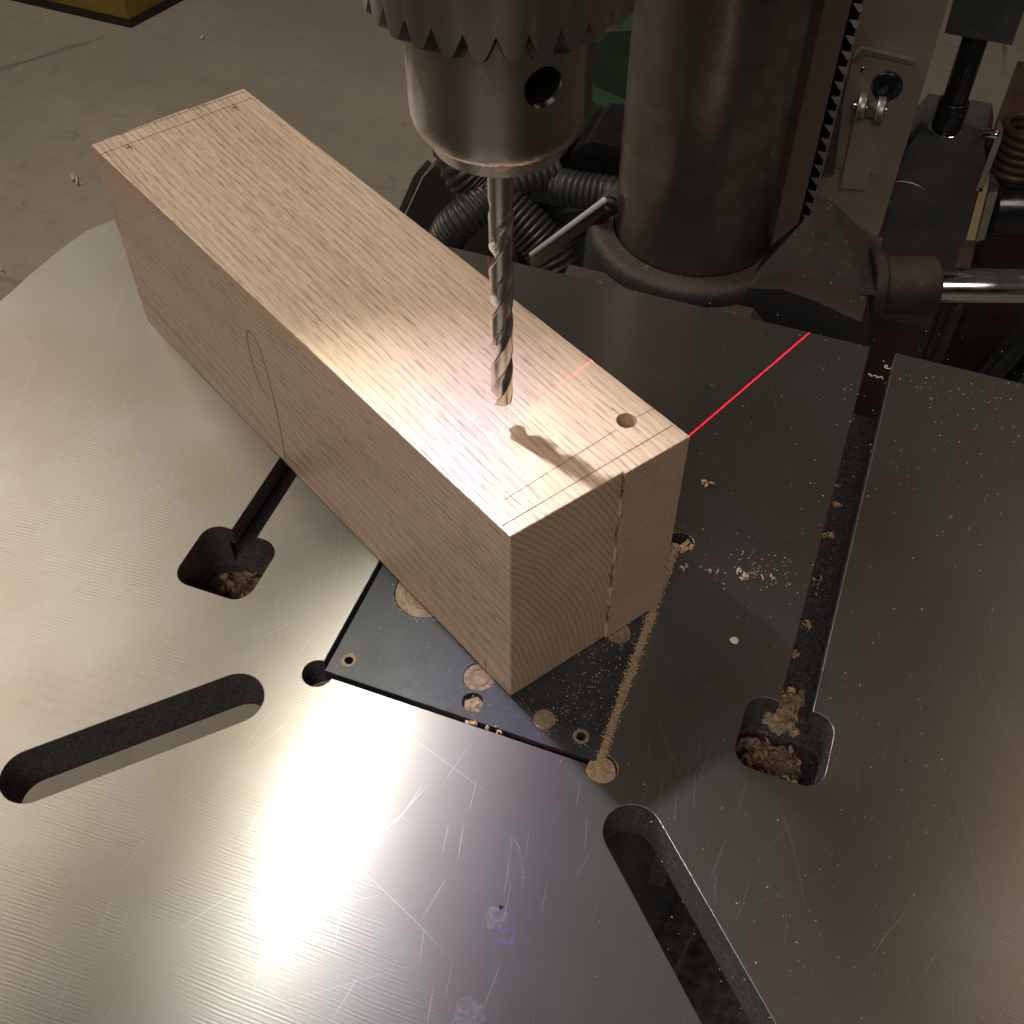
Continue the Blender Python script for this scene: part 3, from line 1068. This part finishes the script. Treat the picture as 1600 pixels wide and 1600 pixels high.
crank = thing('crank_handle', 'chrome crank shaft in a black hub sticking out of the bracket', 'crank', (CX, CY, -0.058))
cylinder('hub', h0 + dirx * 0.0064, h0 + dirx * 0.046, 0.0205, M['hub'], crank, 56, 0.003)
cylinder('shaft', h0 + dirx * 0.0464, h0 + dirx * 0.26, 0.0122, M['chrome'], crank, 56, 0.001)

lev = thing('clamp_lever', 'glossy black clamp lever with a painted highlight strip left of the column collar', 'lever', (-0.062, 0.372, -0.05))
pA, pB = Vector((-0.060, 0.024, -0.078)), Vector((0.006, -0.006, 0.012))
d = (pB - pA)
cylinder('bar', pA, pB, 0.0068, M['black_gloss'], lev, 32, 0.0012)
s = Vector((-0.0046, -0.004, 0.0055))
cylinder('highlight_strip', pA + s + d * 0.02, pB + s, 0.0021, M['lever_glint'], lev, 12, 0.0003)  # pale strip standing in for the highlight along the lever
cylinder('end_cap', pA - d.normalized() * 0.003, pA + d.normalized() * 0.001, 0.0050, M['chrome'], lev, 24, 0.001)

# ================================================================== BEHIND: hoses, case, green base
def smooth_path(pts, n):
    P = [Vector(p) for p in pts]
    P = [P[0] * 2 - P[1]] + P + [P[-1] * 2 - P[-2]]
    out = []
    m = len(P) - 3
    for k in range(n + 1):
        u = m * k / n
        i = min(int(u), m - 1); t_ = u - i
        a, b, c, d_ = P[i:i + 4]
        out.append(0.5 * ((2 * b) + (c - a) * t_ + (2 * a - 5 * b + 4 * c - d_) * t_ ** 2 + (3 * b - a - 3 * c + d_) * t_ ** 3))
    return out


def hose(name, pts, r_, label, pitch=0.0088):
    P = smooth_path(pts, 400)
    L = sum((b - a).length for a, b in zip(P, P[1:]))
    n = int(L / pitch) * 6
    P = smooth_path(pts, n)
    o = tube(name, P, lambda t_: r_ * (1 - 0.13 * (0.5 + 0.5 * math.cos(2 * math.pi * t_ * n / 6)) ** 2), M['rubber'], None, 20, 80)
    return tag(o, label, 'hose', 'black corrugated hoses behind the table')


hose('corrugated_hose', [(-.345, .60, -.46), (-.312, .62, -.36), (-.299, .62, -.312), (-.278, .625, -.284), (-.250, .665, -.268), (-.215, .72, -.275)], 0.021, 'short black corrugated hose curving up from beside the oak beam')
hose('corrugated_hose', [(-.330, .70, -.20), (-.300, .66, -.242), (-.275, .655, -.268), (-.240, .65, -.286), (-.210, .645, -.305), (-.186, .64, -.330), (-.165, .63, -.38), (-.150, .62, -.46)], 0.025, 'black corrugated hose running diagonally down behind the drill bit')
hose('corrugated_hose', [(-.262, .74, -.32), (-.232, .72, -.296), (-.204, .705, -.283), (-.170, .70, -.278), (-.13, .70, -.275), (-.05, .70, -.28)], 0.020, 'level black corrugated hose running to the column')

case = thing('tool_case', 'black hard case with a grey edge behind the oak beam', 'case', (-0.4, 0.85, FLOOR))
slab('shell', [(-0.075, 0.42), (-0.010, 0.565), (0.006, 0.585), (0.10, 0.575), (0.125, 0.42), (0.125, 0.0), (-0.075, 0.0)], -0.05, 0.30, M['black_gloss'], case, 0.008)
slab('edge_trim', [(-0.084, 0.42), (-0.018, 0.572), (-0.004, 0.590), (0.002, 0.586), (-0.012, 0.566), (-0.077, 0.42)], -0.058, -0.045, M['rubber'], case, 0.001)
bbx = thing('black_box', 'small black plastic box above the hoses, left of the column', 'box', (-0.17, 0.76, -0.27))
slab('shell', [(-0.036, -0.026), (-0.030, 0.012), (-0.010, 0.032), (0.045, 0.034), (0.045, -0.022), (0.02, -0.032)], -0.03, 0.05, M['black_gloss'], bbx, 0.006)
grn = thing('green_machine', 'green enamelled machine casting half hidden behind chuck and column', 'machine', (-0.2, 1.0, FLOOR))
slab('casting', [(-0.06, 0.0), (-0.055, 0.64), (-0.045, 0.70), (0.12, 0.74), (0.12, 0.0)], -0.03, 0.2, M['green'], grn, 0.012)
slab('rib', [(-0.05, 0.585), (0.1, 0.555), (0.1, 0.60), (-0.05, 0.63)], -0.062, -0.0305, M['green'], grn, 0.006)
slab('foot', [(-0.10, 0.0), (-0.09, 0.47), (-0.02, 0.50), (0.02, 0.46), (0.03, 0.0)], -0.10, -0.0315, M['green'], grn, 0.01)

# yellow machine foot on the floor, far left
ym = thing('yellow_machine_base', 'yellow machine base with a dark foot rim on the floor, top left', 'machine', (-1.654, 1.854, FLOOR))
def prism(name, pts, z0, z1, mat, parent, bev):
    bm = bmesh.new()
    a = [bm.verts.new((x, y, z0)) for x, y in pts]; b = [bm.verts.new((x, y, z1)) for x, y in pts]
    n = len(pts)
    for i in range(n):
        bm.faces.new((a[i], a[(i + 1) % n], b[(i + 1) % n], b[i]))
    bm.faces.new(a[::-1]); bm.faces.new(b)
    bevel_bm(bm, bev, 3)
    return from_bm(name, bm, mat, parent, True, 40)
shape = [(0.0, 0.0), (0.18, 0.62), (-0.5, 0.95), (-0.95, 0.5), (-0.62, 0.02)]
prism('foot_rim', [(x * 1.01 + 0.004, y * 1.01 - 0.006) for x, y in shape], 0.0, 0.018, M['black_gloss'], ym, 0.004)
prism('body', shape, 0.0185, 0.32, M['yellow'], ym, 0.02)
cylinder('bolt', (0.043, 0.115, 0.065), (0.012, 0.124, 0.065), 0.011, M['black_gloss'], ym, 16)

# ================================================================== RIGHT: taupe post with spring latch
post = thing('steel_post', 'taupe painted steel post beside the rack, carrying a roller latch', 'post', (0.1, 0.56, FLOOR))
zf = -FLOOR
bmp = hexa([(-0.034, -0.008, 0), (0.036, -0.008, 0), (0.036, 0.06, 0), (-0.034, 0.06, 0), (-0.034, -0.008, 1.35), (0.027, -0.008, 1.35), (0.027, 0.06, 1.35), (-0.034, 0.06, 1.35)])
bevel_bm(bmp, 0.0045, 3)
from_bm('channel', bmp, M['tan'], post, True)
box('edge_strip', (-0.0395, -0.012, 0.2), (-0.0335, 0.01, 1.35), M['greysteel'], post, 0.001)
plate_pts = [(-0.026, zf + 0.008), (-0.022, zf + 0.0125), (0.016, zf + 0.010), (0.019, zf + 0.004), (0.016, zf - 0.09), (-0.024, zf - 0.09)]
slab('latch_plate', plate_pts, -0.0125, -0.0082, M['tan'], post, 0.0012)
slab('plate_lip', [(-0.026, zf + 0.004), (-0.021, zf + 0.0135), (0.018, zf + 0.0112), (0.018, zf + 0.0085), (-0.018, zf + 0.0095), (-0.022, zf + 0.001)], -0.0155, -0.0127, M['greysteel'], post, 0.0006)
cylinder('socket', (0.004, -0.0128, zf - 0.012), (0.004, -0.0168, zf - 0.012), 0.0115, M['black_gloss'], post, 32, 0.0012)
cylinder('screw', (-0.0165, -0.0127, zf - 0.003), (-0.0165, -0.0150, zf - 0.003), 0.0024, M['chrome'], post, 16, 0.0006)
for dx in (-0.0095, 0.0045):
    cylinder('roller', (dx - 0.003, -0.024, zf - 0.027), (dx + 0.003, -0.024, zf - 0.0265), 0.0098, M['greysteel'], post, 28, 0.0008)
cylinder('axle', (-0.016, -0.024, zf - 0.0273), (0.009, -0.024, zf - 0.0264), 0.0024, M['chrome'], post, 16, 0.0004)
box('pin', (-0.0055, -0.0285, zf - 0.0315), (0.0005, -0.0195, zf - 0.0225), M['greysteel'], post, 0.001)
slab('spring_leaf', [(-0.013, zf - 0.040), (0.009, zf - 0.038), (0.010, zf - 0.10), (-0.010, zf - 0.103)], -0.0200, -0.0180, M['tan'], post, 0.0008)
slab('side_plate', [(-0.0330, zf - 0.01), (-0.0275, zf - 0.008), (-0.018, zf - 0.095), (-0.0330, zf - 0.10)], -0.0160, -0.0128, M['darkgrey'], post, 0.001)

# ================================================================== RIGHT: charcoal clamp linkage
lk = thing('clamp_linkage', 'charcoal steel linkage with rod, rusty spring and cream washer at right edge', 'linkage', (0.16, 0.61, FLOOR))
z = -FLOOR
box('upper_block', (-0.026, -0.01, z + 0.008), (0.024, 0.06, z + 0.12), M['darkgrey'], lk, 0.004, 3)
cylinder('rod', (-0.002, 0.01, z + 0.012), (-0.002, 0.004, z - 0.078), 0.0098, M['black_gloss'], lk, 32, 0.001)
cylinder('ferrule', (-0.002, 0.0055, z - 0.052), (-0.002, 0.004, z - 0.076), 0.0122, M['black_gloss'], lk, 32, 0.001)
cylinder('ring', (-0.002, 0.004, z - 0.0765), (-0.002, 0.004, z - 0.081), 0.0142, M['chrome'], lk, 36, 0.0018)
slab('body', [(-0.028, z - 0.092), (-0.022, z - 0.078), (0.030, z - 0.076), (0.036, z - 0.09), (0.043, z - 0.20), (0.040, z - 0.27), (-0.024, z - 0.27), (-0.030, z - 0.20)], -0.012, 0.055, M['darkgrey'], lk, 0.005)
tube('bead', [(-0.018 + 0.017 * math.cos(a), -0.0128, z - 0.135 - 0.009 * math.sin(a) + 0.004) for a in [R(150 - 10 * k) * -1 + R(360) for k in range(13)]], 0.0006, M['greysteel'], lk, 6)
box('side_bar', (0.036, -0.016, z - 0.115), (0.041, 0.01, z - 0.066), M['greysteel'], lk, 0.001)
slab('washer', [(0.0385, z - 0.112), (0.0445, z - 0.110), (0.0500, z - 0.162), (0.0430, z - 0.164)], -0.016, 0.012, M['cream'], lk, 0.001)
slab('washer', [(0.0460, z - 0.113), (0.0530, z - 0.111), (0.0570, z - 0.158), (0.0510, z - 0.162)], -0.018, 0.014, M['greysteel'], lk, 0.001)
cylinder('drum', (0.052, 0.0, z - 0.136), (0.16, 0.03, z - 0.128), 0.026, M['black_gloss'], lk, 36, 0.002)
pts = []
for k in range(6 * 20):
    a = 2 * math.pi * k / 20
    pts.append((0.062 + 0.020 * math.cos(a), 0.012 + 0.020 * math.sin(a), z - 0.108 + 0.0075 * k / 20))
tag(tube('spring', pts, 0.0033, M['spring'], lk, 10), 'rusty brown coil spring')
cylinder('screw', (0.024, -0.008, z - 0.068), (0.038, -0.012, z - 0.064), 0.004, M['chrome'], lk, 14, 0.0008)

# lower right: red-brown board and black stand legs
rb = box('painted_board', (-0.04, -0.02, 0.0), (0.07, 0.3, 0.60), M['redbrown'], None, 0.004)
rb.location = (0.17, 0.76, FLOOR)
tag(rb, 'dark red brown board standing behind the table below the crank', 'board')
bb = box('wooden_block', (-0.05, -0.05, 0.0), (0.30, 0.25, 0.665), M['spring'], None, 0.004)
bb.location = (0.29, 0.90, FLOOR)
tag(bb, 'rusty brown block behind the crank shaft at the right edge', 'block')
for nm, a, b, r_, lab in (('stand_leg', (0.222, 0.75, -0.32), (0.236, 0.75, -0.95), 0.012, 'thin black stand leg right behind the table slot'),
                          ('stand_leg', (0.318, 0.75, -0.335), (0.238, 0.75, -0.66), 0.016, 'slanting black stand leg under the crank shaft'),
                          ('stand_leg', (0.345, 0.75, -0.36), (0.285, 0.75, -0.60), 0.014, 'black stand leg cut by the right picture edge')):
    o = thing(nm, lab, 'stand leg', (b[0], b[1], b[2]), 0, 'black stand legs behind the table')
    cylinder('bar', Vector(a) - Vector(b), (0, 0, 0), r_, M['black_gloss'], o, 20, 0.002)

# base of the drill press on the floor, glimpsed through the slots
bs = thing('cast_iron_pedestal', 'dark cast base of the drill press on the floor', 'machine base', (0.06, 0.25, FLOOR))
prism('casting', [(-0.26, -0.34), (0.26, -0.34), (0.26, 0.30), (-0.26, 0.30)], 0.0, 0.07, M['black_gloss'], bs, 0.015)
prism('raised_rib', [(0.02, -0.30), (0.05, -0.30), (0.14, 0.2), (0.11, 0.2)], 0.0702, 0.11, M['black_gloss'], bs, 0.006)

# ================================================================== SAWDUST AND SHAVINGS
def curl_bm(bm, rnd, loc, size, flat=0.5):
    turns = rnd.uniform(0.4, 1.5)
    n = 9
    r0_ = size * rnd.uniform(0.35, 0.6)
    wdt = size * rnd.uniform(0.22, 0.5)
    rot = Matrix.Rotation(rnd.uniform(0, 6.28), 3, 'Z') @ Matrix.Rotation(rnd.uniform(-0.9, 0.9) * (1 - flat * 0.5), 3, 'X') @ Matrix.Rotation(rnd.uniform(-0.8, 0.8), 3, 'Y')
    a0 = rnd.uniform(0, 6.28)
    A, B = [], []
    for k in range(n):
        t_ = k / (n - 1)
        a = a0 + turns * 2 * math.pi * t_
        q = r0_ * (1 - 0.45 * t_)
        ww = wdt * (1 - 0.5 * abs(t_ - 0.4)) * rnd.uniform(0.6, 1.1)
        p = Vector((q * math.cos(a), -ww / 2 + t_ * size * 0.4, q * math.sin(a)))
        p2 = p + Vector((rnd.uniform(-.1, .1) * size, ww, rnd.uniform(-.08, .08) * size))
        A.append(rot @ p); B.append(rot @ p2)
    zmin = min(v.z for v in A + B)
    off = Vector(loc) - Vector((0, 0, zmin - 0.0001))
    va = [bm.verts.new(v + off) for v in A]; vb = [bm.verts.new(v + off) for v in B]
    for k in range(n - 1):
        bm.faces.new((va[k], va[k + 1], vb[k + 1], vb[k]))


def shaving(loc, size, label, n=1, seed=0, mat='shaving', group='wood shavings scattered on the table'):
    rnd = random.Random(seed)
    bm = bmesh.new()
    for k in range(n):
        off = (rnd.uniform(-.5, .5) * size * (n > 1), rnd.uniform(-.5, .5) * size * (n > 1), 0)
        curl_bm(bm, rnd, off, size * (1 if n == 1 else rnd.uniform(0.5, 0.9)))
    me = bpy.data.meshes.new('wood_shaving'); bm.to_mesh(me); bm.free()
    o = link('wood_shaving', me, M[mat])
    o.location = loc
    return tag(o, label, 'wood shaving', group)


shaving((0.0750, 0.0985, 0.0), 0.0052, 'long curled shaving on dark table right of the beam corner', 4, 11)
shaving((0.0799, 0.0443, 0.0), 0.0052, 'small brown shaving beside the dust filled gap of the insert', 3, 12)
shaving((0.0921, 0.0447, 0.0), 0.0042, 'single tan chip between insert gap and pale shaving cluster', 2, 13)
shaving((0.1056, 0.0489, 0.0), 0.0064, 'largest pale curled shaving of the cluster in the row of chips', 5, 14, 'pale')
shaving((0.1125, 0.0527, 0.0), 0.0046, 'pale hooked shaving just right of the largest one', 2, 15, 'pale')
shaving((0.1206, 0.0537, 0.0), 0.0040, 'rightmost pale chip in the row of chips', 2, 16, 'pale')
o = lumpy_disc('wood_chip', 0, 0, 0.0021, 0.0008, 0.0003, M['pale'], None, 12, 3, 5, 0.0006)
o.location = (0.1112, 0.0105, 0.0)
tag(o, 'round pinkish wood chip alone on dark table left of the slot', 'wood chip')
shaving((0.0738, 0.0560, -0.004), 0.0078, 'shavings clump filling the corner hole behind the beam end', 8, 17)

for i, (x, y, n, sz, lab) in enumerate(((-1.42, 1.27, 3, 0.03, 'curled wood shaving on the floor left of the beam'), (-1.393, 0.985, 2, 0.018, 'white chip on the floor at the left picture edge'),
                                        (-1.47, 1.87, 2, 0.014, 'small pale chip on the floor near the yellow machine'))):
    shaving((x, y, FLOOR + 0.001), sz, lab, n, 60 + i, 'pale', 'chips lying on the concrete floor')
# shavings caught in the right slot
sp = [(0.1415, 0.150, 2, 'dark tan shaving highest up in the right slot'), (0.1425, 0.136, 5, 'shaving clump second from the rear in the right slot'),
      (0.1435, 0.112, 4, 'pinkish shaving clump third from the rear in the right slot'), (0.1420, 0.080, 3, 'small lone curl midway along the right slot'),
      (0.1425, 0.050, 4, 'shaving clump in the right slot below the lone curl'), (0.1410, 0.031, 3, 'shaving clump in the right slot nearer the pocket'),
      (0.1440, 0.006, 3, 'ring shaped curl in the right slot close to its pocket'), (0.1490, -0.009, 3, 'round curled shaving at the mouth of the right pocket')]
for i, (x, y, n, lab) in enumerate(sp):
    shaving((x, y, -0.0275), 0.0056, lab, n, 30 + i, 'shaving', 'shavings caught in the right slot')
# thin pale threads at the slot's rear end
for i, (x, y, lab) in enumerate(((0.1455, 0.218, 'pale wavy wood thread at the rear end of the right slot'), (0.1505, 0.228, 'tiny pale loop of wood fibre above the wavy thread'))):
    P = [(x + (k - 4) * 0.0011 * (1 - i * 0.75) + (0.0013 * math.cos(k * 0.8) if i else 0), y + (0.0010 * math.sin(k * 2.1) if not i else 0.0013 * math.sin(k * 0.8)), -0.004) for k in range(9)]
    o = tube('wood_thread', P, 0.00035, M['pale'], None, 6)
    tag(o, lab, 'wood fibre', 'pale fibres at the slot end')


def heap(name, x0, x1, y0, y1, z, amp, n, label, seed, curls=0, csize=0.005, fill=1.0, mat='dust'):
    bm = bmesh.new()
    rnd = random.Random(seed)
    grid = []
    for j in range(n + 1):
        row = []
        for i in range(n + 1):
            u, v = i / n, j / n
            x = x0 + (x1 - x0) * u; y = y0 + (y1 - y0) * v
            e = min(1.0, 6 * min(u, 1 - u, v, 1 - v)) ** 0.6
            h = amp * (0.55 + 0.5 * mnoise.noise(Vector((x * 130, y * 130, seed))) + 0.35 * mnoise.noise(Vector((x * 420, y * 420, seed)))) * (0.35 + 0.65 * e)
            row.append(bm.verts.new((x, y, z + h * fill)))
        grid.append(row)
    for j in range(n):
        for i in range(n):
            u, v = (i + .5) / n, (j + .5) / n
            if min(u, 1 - u, v, 1 - v) + 0.22 * mnoise.noise(Vector((u * 5, v * 5, seed * 2.3))) < 0.07:
                continue                       # ragged edge
            bm.faces.new((grid[j][i], grid[j][i + 1], grid[j + 1][i + 1], grid[j + 1][i]))
    for v_ in [v_ for v_ in bm.verts if not v_.link_faces]:
        bm.verts.remove(v_)
    for k in range(curls):
        x = rnd.uniform(x0 + .004, x1 - .004); y = rnd.uniform(y0 + .004, y1 - .004)
        curl_bm(bm, rnd, (x, y, z + amp * rnd.uniform(0.4, 0.75) * fill), csize * rnd.uniform(0.6, 1.2))
    me = bpy.data.meshes.new(name); bm.to_mesh(me); bm.free()
    for p in me.polygons:
        p.use_smooth = True
    o = link(name, me, M[mat])
    return tag(o, label, 'sawdust', None, 'stuff')


heap('sawdust', 0.1250, 0.1600, -0.0506, -0.0165, -0.0345, 0.0085, 44, 'tan sawdust and curls heaped in the right table pocket', 3, 90, 0.0055)
heap('sawdust', 0.1285, 0.1515, -0.0150, 0.014, -0.0281, 0.0035, 40, 'sawdust on the slot floor at the right pocket', 6, 14, 0.005)
heap('sawdust', -0.1500, -0.1165, -0.0450, -0.0150, -0.0345, 0.0035, 30, 'grey brown shavings lying in the left table pocket', 5, 40, 0.0075, 0.8)


def dust_line(name, path, wid, z, label, seed, mat='dust', hgt=0.0016):
    bm = bmesh.new()
    rnd = random.Random(seed)
    P = [Vector((*p, 0)) for p in path]
    rows = []
    n = len(P)
    for i, p in enumerate(P):
        d_ = (P[min(i + 1, n - 1)] - P[max(i - 1, 0)]).normalized()
        s_ = Vector((-d_.y, d_.x, 0))
        row = []
        for k in range(5):
            u = k / 4 - 0.5
            w_ = wid * (0.85 + 0.3 * rnd.random())
            h = hgt * (1 - (2 * u) ** 2) * rnd.uniform(0.3, 1.0) + rnd.uniform(-.0003, .0003)
            row.append(bm.verts.new(p + s_ * u * w_ + Vector((0, 0, z + h))))
        rows.append(row)
    for a, b in zip(rows, rows[1:]):
        for k in range(4):
            bm.faces.new((a[k], a[k + 1], b[k + 1], b[k]))
    me = bpy.data.meshes.new(name); bm.to_mesh(me); bm.free()
    o = link(name, me, M[mat])
    return tag(o, label, 'sawdust', None, 'stuff')


N_ = 260
dust_line('sawdust', [(0.0704, -0.073 + (0.131) * i / N_) for i in range(N_ + 1)], 0.0040, -0.0012, 'sawdust packed in the gap along the insert right edge', 8, 'dust', 0.0004)
o = lumpy_disc('sawdust', 0.0722, -0.0745, 0.0066, -0.0012, 0.0014, M['dust'], None, 26, 7, 9, 0.0006, 0.03)
tag(o, 'sawdust filling the round corner hole nearest the diagonal slot', 'sawdust', None, 'stuff')
dust_line('sawdust', [(-0.02 + 0.088 * i / 60, -0.0729 + rng.uniform(-.0003, .0003)) for i in range(61)], 0.0014, -0.0052, 'bits of sawdust in the gap along the insert front edge', 10, 'shaving', 0.0012)
bm = bmesh.new()
rnd = random.Random(21)
for k in range(9):
    curl_bm(bm, rnd, (0.018 + rnd.uniform(-.010, .010), -0.0722 + rnd.uniform(-.0006, .0006), -0.0025), 0.0034)
me = bpy.data.meshes.new('sawdust'); bm.to_mesh(me); bm.free()
tag(link('sawdust', me, M['shaving']), 'small tan splinters lodged in the middle of the insert front gap', 'sawdust', None, 'stuff')

# loose specks
def ring_specks():
    out = []
    rnd = random.Random(77)
    for x, y, r_ in H_fill + H_open + H_small:
        for k in range(int(6 + r_ * 3)):
            a = rnd.uniform(0, 6.28); q = (r_ + abs(rnd.gauss(0, 1.6))) / 1000
            out.append((x / 1000 + q * math.cos(a), y / 1000 + q * math.sin(a), 0, 0, 1, .00008, .00026, -0.0005))
    rnd = random.Random(78)
    for k in range(420):                       # powder spilling over both lips of the packed gap
        y = rnd.uniform(-0.074, 0.056)
        x = 0.0704 + rnd.choice((-1, 1)) * (0.0017 + abs(rnd.gauss(0, 0.0007)))
        out.append((x, y, 0, 0, 1, .0001, .0003, -0.0005 if x < 0.0704 else 0.0001))
    return out


def specks(label, regions, seed, mat):
    bm = bmesh.new()
    rnd = random.Random(seed)
    for (cx, cy, sx, sy, n, s0, s1, z) in regions:
        for k in range(n):
            x = rnd.gauss(cx, sx); y = rnd.gauss(cy, sy)
            s_ = rnd.uniform(s0, s1)
            a = rnd.uniform(0, 6.28)
            el = rnd.uniform(1, 3.2)
            u = Vector((math.cos(a), math.sin(a), 0)) * s_ * el; v = Vector((-math.sin(a), math.cos(a), 0)) * s_
            c_ = Vector((x, y, z))
            t_ = c_ + Vector((0, 0, s_ * 0.9))
            b = [bm.verts.new(c_ + q) for q in (u, v, -u, -v)]
            tp = bm.verts.new(t_)
            for i in range(4):
                bm.faces.new((b[i], b[(i + 1) % 4], tp))
    me = bpy.data.meshes.new('sawdust_specks'); bm.to_mesh(me); bm.free()
    o = link('sawdust_specks', me, M[mat])
    return tag(o, label, 'sawdust', None, 'stuff')


specks('fine pale sawdust specks strewn over the dark right half of the table',
       [(0.112, 0.056, 0.012, 0.007, 110, .0001, .0003, 0.0001), (0.20, 0.17, 0.05, 0.06, 160, .0001, .00032, 0.0001),
        (0.17, -0.05, 0.06, 0.06, 150, .00008, .00022, 0.0001), (0.10, 0.12, 0.05, 0.07, 120, .00008, .00026, 0.0001),
        (0.20, -0.09, 0.05, 0.05, 120, .00008, .0002, 0.0001), (0.19, 0.215, 0.03, 0.012, 70, .0001, .0003, 0.0001)], 5, 'pale')
specks('fine tan sawdust specks strewn over the black insert plate',
       [(0.055, -0.030, 0.007, 0.018, 230, .00008, .00026, -0.0005), (0.035, -0.050, 0.016, 0.008, 90, .00008, .0002, -0.0005),
        (0.0, -0.045, 0.025, 0.012, 60, .00008, .0002, -0.0005)] + ring_specks(), 6, 'shaving')
